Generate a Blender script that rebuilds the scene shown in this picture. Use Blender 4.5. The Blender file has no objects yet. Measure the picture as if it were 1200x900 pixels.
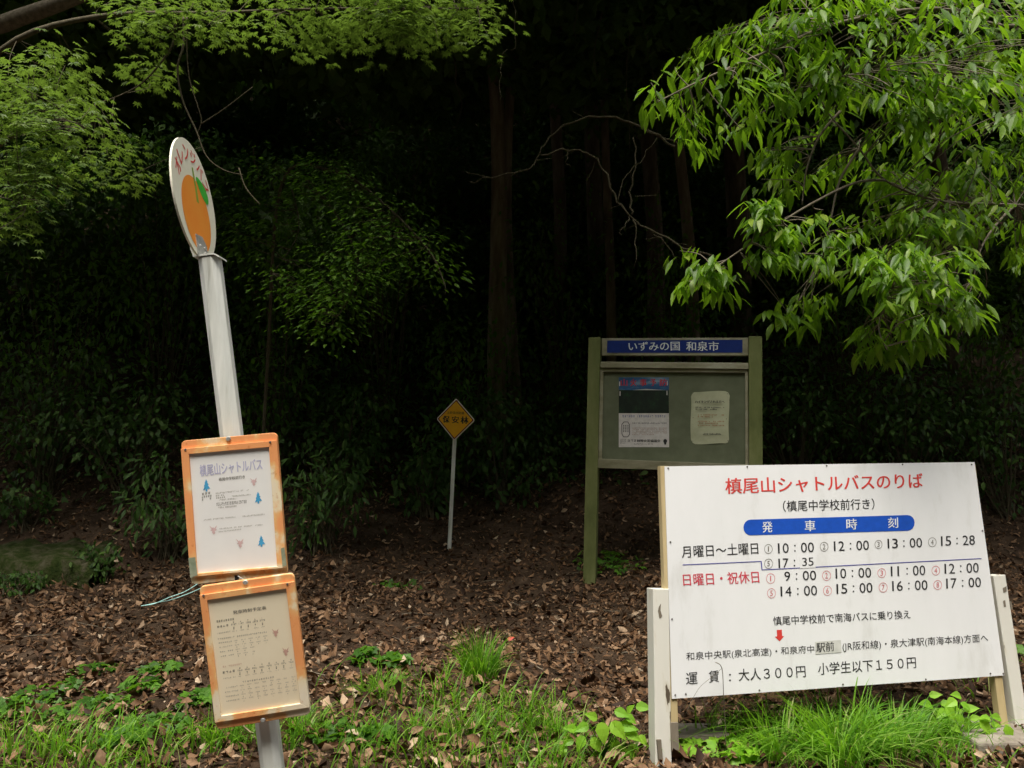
import bpy, math, random
import numpy as np
from mathutils import Vector, Matrix
random.seed(5)
rng = np.random.default_rng(11)
C = bpy.context.scene.collection
SC = bpy.context.scene
rad = math.radians

# ------------------------------------------------------------------ camera, sky, sun, exposure
FPX = 970.0
PITCH = rad(6)
EYE = np.array([0.0, 0.0, 1.5])
cd = bpy.data.cameras.new('camera')
cd.sensor_width = 36
cd.lens = FPX / 1200 * 36
cd.clip_start = 0.05
cd.clip_end = 2000
camo = bpy.data.objects.new('camera', cd)
camo.location = EYE
camo.rotation_euler = (math.pi / 2 + PITCH, 0, 0)
C.objects.link(camo)
SC.camera = camo

SUN_EL, SUN_AZ = rad(68), rad(190)          # azimuth clockwise from +y: behind the camera
world = bpy.data.worlds.new('World')
SC.world = world
world.use_nodes = True
wn = world.node_tree.nodes
wl = world.node_tree.links
sky = wn.new('ShaderNodeTexSky')
sky.sky_type = 'NISHITA'
sky.sun_disc = False
sky.sun_elevation = SUN_EL
sky.sun_rotation = SUN_AZ
sky.dust_density = 3.0
hs = wn.new('ShaderNodeHueSaturation')
hs.inputs['Saturation'].default_value = 0.12
wl.new(sky.outputs[0], hs.inputs['Color'])
wl.new(hs.outputs[0], wn['Background'].inputs['Color'])
wn['Background'].inputs['Strength'].default_value = 0.10
sd = bpy.data.lights.new('sun', 'SUN')
sd.energy = 1.4
sd.angle = rad(28)
sd.color = (1.0, 0.94, 0.82)
suno = bpy.data.objects.new('sun', sd)
sdir = Vector((math.sin(SUN_AZ) * math.cos(SUN_EL), math.cos(SUN_AZ) * math.cos(SUN_EL), math.sin(SUN_EL)))
suno.rotation_euler = sdir.to_track_quat('Z', 'Y').to_euler()
suno.location = (0, -5, 20)
C.objects.link(suno)
SC.view_settings.view_transform = 'Standard'
SC.view_settings.look = 'None'
SC.view_settings.gamma = 1
SC.view_settings.exposure = 1.7
SC.cycles.use_denoising = True
SC.cycles.max_bounces = 6
SC.cycles.diffuse_bounces = 3
SC.cycles.transmission_bounces = 3

# ------------------------------------------------------------------ geometry helpers
cF = np.array([0, math.cos(PITCH), math.sin(PITCH)])
cU = np.array([0, -math.sin(PITCH), math.cos(PITCH)])
cR = np.array([1.0, 0, 0])


def ray(px, py):
    return cF + cR * (px - 600) / FPX + cU * (450 - py) / FPX


def at(px, py, Y):
    d = ray(px, py)
    return EYE + d * (Y / d[1])


class Plane:
    """a flat face in the world: origin and normal; P(px,py) finds the spot on it, off pushes along the normal towards the viewer"""
    def __init__(s, o, n):
        s.o = np.array(o, float)
        s.n = np.array(n, float) / np.linalg.norm(n)
        if s.n[1] > 0:
            s.n = -s.n

    def P(s, px, py, off=0.0):
        d = ray(px, py)
        t = ((s.o - EYE) @ s.n) / (d @ s.n)
        return EYE + d * t + s.n * off


def sm(x):
    x = np.clip(x, 0, 1)
    return x * x * (3 - 2 * x)


PROF_Y = np.array([-400, -120, -60, -30, -12, -5.5, -4.2, 2.4, 3.0, 4.0, 5.5, 7.5, 8.3, 10, 13, 20, 40, 80, 400])
PROF_Z = np.array([120, 90, 52, 30, 10.5, 1.0, 0.0, 0.0, 0.05, 0.20, 0.34, 0.54, 0.80, 1.75, 3.5, 8.5, 24, 50, 120.])  # the rise behind the camera is unseen, added to block sky light


def ground(x, y):
    x = np.asarray(x, float)
    y = np.asarray(y, float)
    z = np.interp(y, PROF_Y, PROF_Z)
    a = sm((y - 3.4) / 2.0)
    z = z + a * (0.05 * np.sin(x * 1.3 + 0.6 * y) + 0.03 * np.sin(x * 3.1 - y * 2.2) + 0.012 * np.sin(7 * x + 5 * y))
    z = z + sm((y - 7) / 4) * 0.25 * np.sin(0.5 * x + 0.3 * y + 1)
    b = sm((-y - 6) / 8)
    z = z + b * (0.8 * np.sin(x * .35) + .5 * np.sin(y * .6 + x * .2))
    return z


def root_loc(o):
    v = np.zeros(3)
    while o is not None:
        v += np.array(o.location)
        o = o.parent
    return v


def tag(o, label=None, cat=None, group=None, kind=None):
    if label: o['label'] = label
    if cat: o['category'] = cat
    if group: o['group'] = group
    if kind: o['kind'] = kind
    return o


def thing(name, loc, label, cat, group=None):
    o = bpy.data.objects.new(name, None)
    o.empty_display_size = 0.1
    o.location = tuple(map(float, loc))
    C.objects.link(o)
    return tag(o, label, cat, group)


def obj(name, vs, fs, mat, parent=None, smooth=False, kind=None, tint=None):
    vs = np.asarray(vs, float)
    if parent is not None:
        vs = vs - root_loc(parent)
    me = bpy.data.meshes.new(name)
    if isinstance(fs, np.ndarray):
        k = fs.shape[1]
        me.vertices.add(len(vs))
        me.vertices.foreach_set('co', vs.ravel())
        me.loops.add(fs.size)
        me.loops.foreach_set('vertex_index', fs.ravel().astype(np.int32))
        me.polygons.add(len(fs))
        me.polygons.foreach_set('loop_start', np.arange(0, fs.size, k, dtype=np.int32))
        me.update(calc_edges=True)
    else:
        me.from_pydata([tuple(v) for v in vs], [], fs)
        me.update()
    if tint is not None:
        at_ = me.attributes.new('tint', 'FLOAT', 'POINT')
        at_.data.foreach_set('value', np.asarray(tint, np.float32))
    if smooth:
        me.polygons.foreach_set('use_smooth', np.ones(len(me.polygons), bool))
    me.materials.append(mat)
    o = bpy.data.objects.new(name, me)
    C.objects.link(o)
    if parent is not None:
        o.parent = parent
    if kind: o['kind'] = kind
    return o


class MB:
    def __init__(s):
        s.v = []
        s.f = []

    def add(s, vs, fs):
        b = len(s.v)
        s.v += [tuple(map(float, v)) for v in vs]
        s.f += [tuple(i + b for i in f) for f in fs]

    def prism(s, front, back):
        """two matching rings of points"""
        n = len(front)
        s.add(list(front) + list(back), [tuple(range(n - 1, -1, -1)), tuple(range(n, 2 * n))] +
              [(i, (i + 1) % n, n + (i + 1) % n, n + i) for i in range(n)])

    def tube(s, pts, rs, n=8, cap=True):
        pts = [np.asarray(p, float) for p in pts]
        if not hasattr(rs, '__len__'):
            rs = [rs] * len(pts)
        rings = []
        d0 = pts[1] - pts[0]
        ref = np.array([0, 0, 1.]) if abs(d0[2]) < 0.8 * np.linalg.norm(d0) else np.array([1., 0, 0])
        for i, p in enumerate(pts):
            d = pts[min(i + 1, len(pts) - 1)] - pts[max(i - 1, 0)]
            d = d / (np.linalg.norm(d) + 1e-9)
            u = np.cross(d, ref); u /= np.linalg.norm(u) + 1e-9
            w = np.cross(d, u)
            ref = -np.cross(d, u) if False else ref
            rings.append([p + rs[i] * (math.cos(2 * math.pi * k / n) * u + math.sin(2 * math.pi * k / n) * w) for k in range(n)])
        vs = [v for r in rings for v in r]
        fs = [(i * n + k, i * n + (k + 1) % n, (i + 1) * n + (k + 1) % n, (i + 1) * n + k) for i in range(len(pts) - 1) for k in range(n)]
        if cap:
            fs += [tuple(range(n - 1, -1, -1)), tuple(range((len(pts) - 1) * n, len(pts) * n))]
        s.add(vs, fs)

    def build(s, name, mat, parent=None, smooth=False, kind=None, bevel=0):
        if name == 'fine_print':
            kind = 'stuff'
        o = obj(name, s.v, s.f, mat, parent, smooth, kind)
        if bevel:
            m = o.modifiers.new('bevel', 'BEVEL')
            m.width = bevel
            m.segments = 2
        return o


class Lines:
    """print collected line by line: every line becomes a mesh of its own"""
    def __init__(s):
        s.ms = []
        s.hold = False

    def nxt(s):
        s.ms.append(MB())

    def add(s, vs, fs):
        s.ms[-1].add(vs, fs)

    def build(s, name, mat, parent=None):
        for q in s.ms:
            if q.v:
                q.build(name, mat, parent)


def slab(pl, quad, front, depth):
    """quad of pixel corners on plane pl -> rings front / back"""
    f = [pl.P(x, y, front) for x, y in quad]
    b = [p - pl.n * depth for p in f]
    m = MB()
    m.prism(f, b)
    return m


def smooth_path(pts, k=4):
    pts = [np.asarray(p, float) for p in pts]
    out = []
    n = len(pts)
    for i in range(n - 1):
        p0, p1, p2, p3 = pts[max(i - 1, 0)], pts[i], pts[i + 1], pts[min(i + 2, n - 1)]
        for j in range(k):
            t = j / k
            out.append(0.5 * ((2 * p1) + (-p0 + p2) * t + (2 * p0 - 5 * p1 + 4 * p2 - p3) * t * t + (-p0 + 3 * p1 - 3 * p2 + p3) * t ** 3))
    out.append(pts[-1])
    return out


def scatter(T, F, X, Z, loc, size):
    """copy template T (k,3) with x axis X, normal about Z, at loc, scaled; -> verts, faces"""
    n = len(loc)
    X = X / (np.linalg.norm(X, axis=1, keepdims=True) + 1e-9)
    Y = np.cross(Z, X)
    Y /= np.linalg.norm(Y, axis=1, keepdims=True) + 1e-9
    Zn = np.cross(X, Y)
    M = np.stack([X, Y, Zn], axis=1)
    V = (np.einsum('kc,ncd->nkd', T, M) * size[:, None, None]) + loc[:, None, :]
    Fa = F[None] + (np.arange(n) * len(T))[:, None, None]
    return V.reshape(-1, 3), Fa.reshape(-1, F.shape[1])


def unit(v):
    return v / (np.linalg.norm(v, axis=-1, keepdims=True) + 1e-9)


def leaf_template(w=0.15, fold=0.35, droop=0.15, curl=0.0, st=((0, 0), (.12, .45), (.35, 1), (.62, .82), (.85, .36), (1, 0))):
    V = []
    for t, b in st:
        z = -droop * t * t
        V.append((t, 0, z))
        if 0 < t < 1:
            V.append((t, b * w, z + fold * b * w + curl * t * t * .3))
            V.append((t, -b * w, z + fold * b * w - curl * t * .2))
    V = np.array(V)
    n = len(st)
    idx = [0] + [1 + 3 * i for i in range(n - 2)] + [1 + 3 * (n - 2)]
    F = []
    for i in range(n - 1):
        a, b = idx[i], idx[i + 1]
        if i == 0:
            F += [(a, b, b + 1), (a, b + 2, b)]
        elif i == n - 2:
            F += [(a, b, a + 1), (a, a + 2, b)]
        else:
            F += [(a, b, b + 1), (a, b + 1, a + 1), (a, b + 2, b), (a, a + 2, b + 2)]
    return V, np.array(F)


def palm_template(n=7, spread=118, notch=.42, lens=(.55, .78, .95, 1.0, .95, .78, .55), droop=.25, width=None):
    V = [(0, 0, 0)]
    angs = np.radians(np.linspace(-spread, spread, n))
    half = (angs[1] - angs[0]) / 2
    for i, a in enumerate(angs):
        if i == 0:
            V.append((notch * .6 * math.cos(a - half), notch * .6 * math.sin(a - half), 0))
        l = lens[i]
        V.append((l * math.cos(a), l * math.sin(a), -droop * l * l))
        V.append((notch * math.cos(a + half), notch * math.sin(a + half), 0.02))
    F = [(0, i, i + 1) for i in range(1, len(V) - 1)]
    return np.array(V, float), np.array(F)


LANCE = leaf_template(.14, .26, .12)
OVAL = leaf_template(.24, .25, .18)
DST = ((0, 0), (.3, 1), (.68, .75), (1, 0))
DEAD1 = leaf_template(.22, .6, .25, .7, DST)
DEAD2 = leaf_template(.28, -.6, -.3, .6, ((0, .0), (.25, .6), (.7, 1), (1, 0)))
DEAD3 = leaf_template(.12, 1.0, .6, .9, DST)
ROUND = leaf_template(.34, .25, .25, 0, ((0, 0), (.08, .55), (.32, 1), (.6, .72), (.82, .30), (1, 0)))
MAPLE = palm_template()
WEED = palm_template(5, 105, .62, (.75, .95, 1.0, .95, .75), .18)
QUADL = (np.array([(0, 0, 0), (.5, .28, .04), (1, 0, -.1), (.5, -.28, .04)]), np.array([(0, 1, 2, 3)]))


# ------------------------------------------------------------------ materials
def nodes(name):
    m = bpy.data.materials.new(name)
    m.use_nodes = True
    nt = m.node_tree
    return m, nt, nt.nodes, nt.links, nt.nodes['Principled BSDF']


def ramp(nn, stops, interp='LINEAR'):
    r = nn.new('ShaderNodeValToRGB')
    r.color_ramp.interpolation = interp
    while len(r.color_ramp.elements) < len(stops):
        r.color_ramp.elements.new(0.5)
    for e, (p, c) in zip(r.color_ramp.elements, stops):
        e.position = p
        e.color = (*c, 1) if len(c) == 3 else c
    return r


def surf(name, stops, scale=8, rough=.6, bump=.1, detail=6, stretch=(1, 1, 1), bscale=None, spec=.4, metal=0, dist=0.003, lo=.3, hi=.7):
    m, nt, nn, ll, b = nodes(name)
    tc = nn.new('ShaderNodeTexCoord')
    mp = nn.new('ShaderNodeMapping')
    mp.inputs['Scale'].default_value = stretch
    ll.new(tc.outputs['Object'], mp.inputs[0])
    nz = nn.new('ShaderNodeTexNoise')
    nz.inputs['Scale'].default_value = scale
    nz.inputs['Detail'].default_value = detail
    nz.inputs['Roughness'].default_value = .65
    ll.new(mp.outputs[0], nz.inputs['Vector'])
    st = [(lo + (hi - lo) * p, c) for p, c in stops]
    r = ramp(nn, st)
    ll.new(nz.outputs['Fac'], r.inputs[0])
    ll.new(r.outputs[0], b.inputs['Base Color'])
    b.inputs['Roughness'].default_value = rough
    b.inputs['Specular IOR Level'].default_value = spec
    b.inputs['Metallic'].default_value = metal
    if bump:
        n2 = nn.new('ShaderNodeTexNoise')
        n2.inputs['Scale'].default_value = bscale or scale * 5
        n2.inputs['Detail'].default_value = 5
        ll.new(mp.outputs[0], n2.inputs['Vector'])
        bp = nn.new('ShaderNodeBump')
        bp.inputs['Strength'].default_value = bump
        bp.inputs['Distance'].default_value = dist
        ll.new(n2.outputs['Fac'], bp.inputs['Height'])
        ll.new(bp.outputs[0], b.inputs['Normal'])
    return m


def leafmat(name, stops, trans=(.2, .4, .03), tf=.3, rough=.42, spec=.5):
    m, nt, nn, ll, b = nodes(name)
    a = nn.new('ShaderNodeAttribute')
    a.attribute_name = 'tint'
    oi = nn.new('ShaderNodeObjectInfo')
    ad = nn.new('ShaderNodeMath'); ad.operation = 'ADD'
    ll.new(a.outputs['Fac'], ad.inputs[0]); ll.new(oi.outputs['Random'], ad.inputs[1])
    fr = nn.new('ShaderNodeMath'); fr.operation = 'FRACT'
    ll.new(ad.outputs[0], fr.inputs[0])
    r = ramp(nn, stops)
    ll.new(fr.outputs[0], r.inputs[0])
    tc = nn.new('ShaderNodeTexCoord')
    nz = nn.new('ShaderNodeTexNoise'); nz.inputs['Scale'].default_value = 60; nz.inputs['Detail'].default_value = 3
    ll.new(tc.outputs['Object'], nz.inputs['Vector'])
    mx = nn.new('ShaderNodeMix'); mx.data_type = 'RGBA'; mx.blend_type = 'MULTIPLY'
    mr = nn.new('ShaderNodeMapRange')
    mr.inputs['From Min'].default_value = .3; mr.inputs['From Max'].default_value = .7
    mr.inputs['To Min'].default_value = .75; mr.inputs['To Max'].default_value = 1.2
    ll.new(nz.outputs['Fac'], mr.inputs[0])
    mx.inputs[0].default_value = 1
    ll.new(r.outputs[0], mx.inputs[6]); ll.new(mr.outputs[0], mx.inputs[7])
    ll.new(mx.outputs[2], b.inputs['Base Color'])
    b.inputs['Roughness'].default_value = rough
    b.inputs['Specular IOR Level'].default_value = spec
    if tf:
        t = nn.new('ShaderNodeBsdfTranslucent')
        t.inputs['Color'].default_value = (*trans, 1)
        ms = nn.new('ShaderNodeMixShader')
        ms.inputs[0].default_value = tf
        ll.new(b.outputs[0], ms.inputs[1]); ll.new(t.outputs[0], ms.inputs[2])
        ll.new(ms.outputs[0], nn['Material Output'].inputs['Surface'])
    return m


def plain(name, col, rough=.5, spec=.4, metal=0):
    return surf(name, [(0, tuple(c * .86 for c in col)), (1, tuple(min(1, c * 1.08) for c in col))], 30, rough, .03, 4, spec=spec, metal=metal)


M = {}
M['soil'] = surf('forest_soil', [(0, (.020, .013, .008)), (.5, (.05, .032, .02)), (1, (.09, .06, .04))], 5, .95, .8, 8, bscale=30, spec=.1, dist=.02)
M['asphalt'] = surf('asphalt', [(0, (.04, .04, .04)), (1, (.075, .073, .07))], 40, .9, .5, 6, spec=.2)
M['dead'] = leafmat('dead_leaves', [(0, (.026, .012, .006)), (.3, (.078, .038, .017)), (.55, (.135, .070, .033)), (.8, (.20, .112, .058)), (.95, (.31, .195, .115)), (1, (.48, .37, .26))], tf=0, rough=.7, spec=.25)
M['grass'] = leafmat('grass_blades', [(0, (.05, .14, .008)), (.5, (.11, .26, .015)), (.85, (.18, .36, .03)), (.95, (.24, .36, .06)), (1, (.42, .38, .18))], (.34, .70, .03), .38, .5, .3)
M['weed'] = leafmat('weed_leaves', [(0, (.03, .085, .008)), (.6, (.065, .165, .014)), (1, (.12, .26, .025))], (.24, .52, .02), .34, .5, .3)
M['bright'] = leafmat('young_leaves', [(0, (.17, .38, .02)), (1, (.28, .50, .04))], (.5, .85, .04), .4, .45, .35)
M['ever'] = leafmat('evergreen_leaves', [(0, (.04, .09, .006)), (.5, (.088, .178, .009)), (.85, (.145, .25, .016)), (1, (.22, .29, .04))], (.32, .60, .02), .40, .42, .26)
M['maple'] = leafmat('maple_leaves', [(0, (.05, .09, .016)), (.6, (.085, .135, .026)), (1, (.15, .20, .055))], (.22, .36, .04), .35, .5, .3)
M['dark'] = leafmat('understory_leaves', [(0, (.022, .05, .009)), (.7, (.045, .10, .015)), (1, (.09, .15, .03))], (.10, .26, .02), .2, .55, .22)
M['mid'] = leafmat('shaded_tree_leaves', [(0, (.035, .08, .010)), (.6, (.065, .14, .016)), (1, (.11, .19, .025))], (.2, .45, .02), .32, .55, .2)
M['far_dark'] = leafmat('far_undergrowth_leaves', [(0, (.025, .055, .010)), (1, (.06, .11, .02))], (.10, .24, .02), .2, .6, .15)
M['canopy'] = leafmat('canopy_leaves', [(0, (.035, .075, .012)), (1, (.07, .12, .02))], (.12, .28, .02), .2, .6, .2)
M['bark'] = surf('bark', [(0, (.05, .038, .025)), (.5, (.12, .09, .06)), (1, (.20, .17, .12))], 7, .9, .9, 8, (1, 1, .25), 22, spec=.15, dist=.02)
M['bark_red'] = surf('brown_bark', [(0, (.08, .062, .04)), (.5, (.19, .145, .095)), (1, (.30, .27, .18))], 7, .9, .9, 8, (1, 1, .18), 22, spec=.15, dist=.02)
M['twig'] = surf('twig_bark', [(0, (.10, .085, .06)), (1, (.24, .20, .15))], 30, .85, .4, 5, spec=.2)
M['twigd'] = surf('dark_twig_bark', [(0, (.06, .05, .03)), (1, (.13, .11, .07))], 30, .85, .4, 5, spec=.2)
M['moss'] = surf('mossy_stone', [(0, (.012, .022, .004)), (.45, (.03, .042, .010)), (.7, (.06, .058, .03)), (1, (.10, .09, .06))], 9, .95, .9, 8, bscale=40, spec=.1, dist=.02)
M['concrete'] = surf('old_concrete', [(0, (.16, .13, .10)), (1, (.34, .30, .25))], 8, .9, .6, 8, spec=.2, dist=.01)
M['steel'] = surf('dull_steel', [(0, (.28, .27, .25)), (1, (.55, .55, .52))], 30, .5, .2, 5, metal=.3)
M['nail'] = plain('nail_head', (.12, .11, .10), .5)
M['polegrey'] = surf('weathered_grey_paint', [(0, (.42, .42, .36)), (.3, (.64, .65, .60)), (1, (.80, .80, .75))], 14, .5, .25, 9, (1.6, 1.6, .12), 40)
M['white_board'] = surf('white_board_paint', [(0, (.70, .70, .69)), (.3, (.79, .795, .80)), (1, (.83, .83, .84))], 3.5, .45, .06, 10, (1.6, 1.6, .5), spec=.3)
M['black_ink'] = plain('black_ink', (.022, .022, .024), .5)
M['red_ink'] = plain('red_ink', (.68, .055, .045), .5)
M['rose_ink'] = plain('rose_ink', (.62, .06, .09), .5)
M['lightred_ink'] = plain('thin_red_ink', (.65, .16, .18), .5)
M['blue_ink'] = plain('blue_ink', (.012, .085, .50), .45)
M['navy_line'] = plain('navy_line', (.05, .05, .32), .5)
M['white_ink'] = plain('white_ink', (.78, .80, .80), .5)
M['patch'] = plain('taped_patch', (.62, .62, .58), .35)
M['batten'] = surf('bare_timber', [(0, (.42, .32, .16)), (1, (.62, .50, .28))], 10, .7, .2, 6, (1, 1, .12), 30)
M['oldwood'] = surf('grey_weathered_wood', [(0, (.10, .085, .06)), (1, (.25, .21, .16))], 12, .9, .5, 7, (1, 1, .12), 30, dist=.006)
M['olive'] = surf('olive_painted_steel', [(0, (.09, .11, .03)), (.5, (.15, .17, .055)), (1, (.21, .22, .09))], 6, .6, .2, 7, (1, 1, .4))
M['alu'] = surf('dirty_aluminium', [(0, (.17, .16, .09)), (.5, (.30, .28, .19)), (1, (.40, .39, .30))], 7, .5, .15, 8, (.4, .4, 1))
M['felt'] = surf('green_grey_pinboard', [(0, (.105, .12, .07)), (1, (.16, .175, .11))], 5, .85, .1, 7)
M['signblue'] = plain('header_blue', (.010, .03, .20), .4)
M['paper'] = surf('aged_white_paper', [(0, (.80, .78, .76)), (1, (.88, .86, .83))], 3, .5, .05, 5)
M['tanpaper'] = surf('yellowed_paper', [(0, (.80, .68, .49)), (1, (.86, .76, .57))], 2.5, .5, .05, 5)
M['noticepaper'] = surf('damp_notice_paper', [(0, (.40, .41, .27)), (1, (.54, .55, .38))], 6, .7, .1, 5)
M['posterwhite'] = plain('poster_white', (.66, .62, .60), .5)
M['posterforest'] = surf('printed_forest', [(0, (.006, .010, .008)), (.6, (.012, .022, .014)), (1, (.015, .06, .02))], 14, .5, .02, 6)
M['postersky'] = surf('printed_sky', [(0, (.01, .04, .13)), (.5, (.03, .11, .25)), (1, (.25, .36, .45))], 9, .5, .02, 6, (.35, 1, 1.6))
M['poster_red'] = plain('poster_red', (.50, .03, .04), .5)
M['poster_blue'] = plain('poster_blue', (.05, .10, .32), .5)
M['poster_pink'] = plain('poster_pink', (.42, .28, .25), .5)
M['faint_ink'] = plain('faded_grey_ink', (.36, .33, .28), .6)
M['mid_ink'] = plain('grey_ink', (.17, .155, .13), .6)
M['faint_red'] = plain('faded_red_ink', (.66, .40, .32), .6)
M['notice_red'] = plain('faded_notice_red', (.36, .16, .07), .6)
M['lilac'] = plain('faded_lilac_ink', (.50, .48, .66), .6)
M['pine_blue'] = plain('blue_tree_print', (.07, .38, .66), .6)
M['pink'] = plain('pink_leaf_print', (.72, .50, .49), .6)
M['disc_cream'] = surf('cream_enamel', [(0, (.82, .78, .60)), (1, (.90, .88, .74))], 5, .4, .05, 7)
M['disc_orange'] = surf('orange_print', [(0, (.92, .28, .04)), (1, (.94, .36, .06))], 6, .4, .03, 6)
M['disc_green'] = plain('leaf_green_print', (.07, .50, .06), .4)
M['disc_green2'] = plain('stem_green_print', (.28, .42, .06), .4)
M['yellow'] = surf('yellow_sign_paint', [(0, (.84, .38, .012)), (1, (.92, .50, .02))], 9, .45, .03, 6)
M['darkred'] = plain('dark_red_line', (.16, .012, .01), .5)
M['pink_white'] = plain('pale_sign_edge', (.72, .66, .60), .5)
M['teal'] = plain('pale_teal_twine', (.35, .62, .58), .6)
M['tape'] = surf('green_grey_tape', [(0, (.20, .24, .16)), (1, (.38, .40, .30))], 25, .5, .15, 5)
M['redleaf'] = plain('red_leaf', (.55, .05, .03), .5)
M['gap_dark'] = plain('painted_gap_dark', (.02, .02, .02), .6)


def worn_white():
    m, nt, nn, ll, b = nodes('peeling_white_paint')
    tc = nn.new('ShaderNodeTexCoord')
    nz = nn.new('ShaderNodeTexNoise'); nz.inputs['Scale'].default_value = 7; nz.inputs['Detail'].default_value = 9
    mp = nn.new('ShaderNodeMapping'); mp.inputs['Scale'].default_value = (2.4, 2.4, .55)
    ll.new(tc.outputs['Object'], mp.inputs[0]); ll.new(mp.outputs[0], nz.inputs['Vector'])
    r = ramp(nn, [(.0, (.66, .64, .58)), (.60, (.70, .68, .61)), (.665, (.62, .58, .48)), (.675, (.10, .075, .05)), (1, (.05, .04, .03))])
    ll.new(nz.outputs['Fac'], r.inputs[0])
    ll.new(r.outputs[0], b.inputs['Base Color'])
    b.inputs['Roughness'].default_value = .6
    bp = nn.new('ShaderNodeBump'); bp.inputs['Strength'].default_value = .4; bp.inputs['Distance'].default_value = .004; bp.invert = True
    ll.new(nz.outputs['Fac'], bp.inputs['Height']); ll.new(bp.outputs[0], b.inputs['Normal'])
    return m


def worn_orange():
    m, nt, nn, ll, b = nodes('sun_faded_orange_plastic')
    tc = nn.new('ShaderNodeTexCoord')
    nz = nn.new('ShaderNodeTexNoise'); nz.inputs['Scale'].default_value = 6.5; nz.inputs['Detail'].default_value = 7; nz.inputs['Roughness'].default_value = .55
    mp = nn.new('ShaderNodeMapping'); mp.inputs['Scale'].default_value = (1.1, 1.1, .8); mp.inputs['Location'].default_value = (.3, .2, .9)
    ll.new(tc.outputs['Object'], mp.inputs[0]); ll.new(mp.outputs[0], nz.inputs['Vector'])
    r = ramp(nn, [(.0, (.78, .27, .09)), (.50, (.84, .35, .13)), (.56, (.84, .46, .18)), (.62, (.84, .70, .48)), (1, (.82, .77, .72))])
    ll.new(nz.outputs['Fac'], r.inputs[0])
    n2 = nn.new('ShaderNodeTexNoise'); n2.inputs['Scale'].default_value = 45; n2.inputs['Detail'].default_value = 5
    ll.new(tc.outputs['Object'], n2.inputs['Vector'])
    r2 = ramp(nn, [(.0, (.55, .25, .12)), (.30, (.8, .6, .45)), (.38, (1, 1, 1)), (1, (1, 1, 1))])
    ll.new(n2.outputs['Fac'], r2.inputs[0])
    mx = nn.new('ShaderNodeMix'); mx.data_type = 'RGBA'; mx.blend_type = 'MULTIPLY'; mx.inputs[0].default_value = .8
    ll.new(r.outputs[0], mx.inputs[6]); ll.new(r2.outputs[0], mx.inputs[7])
    ll.new(mx.outputs[2], b.inputs['Base Color'])
    b.inputs['Roughness'].default_value = .5
    return m


M['postwhite'] = worn_white()
M['orange'] = worn_orange()

# ------------------------------------------------------------------ ground and road
gx = np.unique(np.concatenate([np.linspace(-400, -14, 30), np.linspace(-14, 14, 187), np.linspace(14, 400, 30)]))
gy = np.unique(np.concatenate([np.linspace(-400, -30, 16), np.linspace(-30, -4.2, 40), np.linspace(-4.2, 3, 12), np.linspace(3, 14, 110), np.linspace(14, 60, 50), np.linspace(60, 400, 18)]))
GX, GY = np.meshgrid(gx, gy)
GZ = ground(GX, GY)
road = (GY > -4.3) & (GY < 2.5)
GZ = np.where(road, GZ - 0.0, GZ)
nx, ny = len(gx), len(gy)
ii = (np.arange(ny - 1)[:, None] * nx + np.arange(nx - 1)[None]).ravel()
gf = np.stack([ii, ii + 1, ii + nx + 1, ii + nx], 1)
tag(obj('ground', np.stack([GX, GY, GZ], -1).reshape(-1, 3), gf, M['soil'], smooth=True), 'brown forest soil rising from the roadside into the dark wood', kind='structure')
m = MB()
m.add([(-60, -4.0, .006), (60, -4.0, .006), (60, 2.3, .006), (-60, 2.3, .006)], [(0, 1, 2, 3)])
tag(m.build('road', M['asphalt']), 'grey asphalt road in front of the signs', kind='structure')

# ------------------------------------------------------------------ text
_tc = {}


def text_mesh(s, bold=0.0):
    k = (s, bold)
    if k not in _tc:
        c = bpy.data.curves.new('t', 'FONT')
        c.body = s
        c.resolution_u = 3
        o = bpy.data.objects.new('t', c)
        C.objects.link(o)
        dg = bpy.context.evaluated_depsgraph_get()
        me = bpy.data.meshes.new_from_object(o.evaluated_get(dg))
        V = np.array([v.co[:] for v in me.vertices])
        Fc = [tuple(p.vertices) for p in me.polygons]
        bpy.data.objects.remove(o)
        bpy.data.meshes.remove(me)
        lo, hi = V.min(0), V.max(0)
        V = (V - lo) / np.maximum(hi - lo, 1e-6)
        _tc[k] = (V, Fc)
    return _tc[k]


def text3(m, s, lb, rb, lt, nrm, bold=0.0):
    """text stretched on lb-rb (bottom) and lb-lt (left), 3D points, faces towards nrm"""
    V, Fc = text_mesh(s)
    if bold > .005:
        nn0 = nrm / np.linalg.norm(nrm)
        hh = np.linalg.norm(lt - lb); ww = unit(rb - lb)
        for k_, dx_ in enumerate((-bold * hh * .9, bold * hh * .9)):
            o_ = ww * dx_ + nn0 * (.00005 * (k_ + 1))
            text3(m, s, lb + o_, rb + o_, lt + o_, nrm, 0)
    P = lb + V[:, :1] * (rb - lb) + V[:, 1:2] * (lt - lb)
    n = np.cross(rb - lb, lt - lb)
    if n @ nrm < 0:
        Fc = [f[::-1] for f in Fc]
    m.add(P, Fc)


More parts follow.
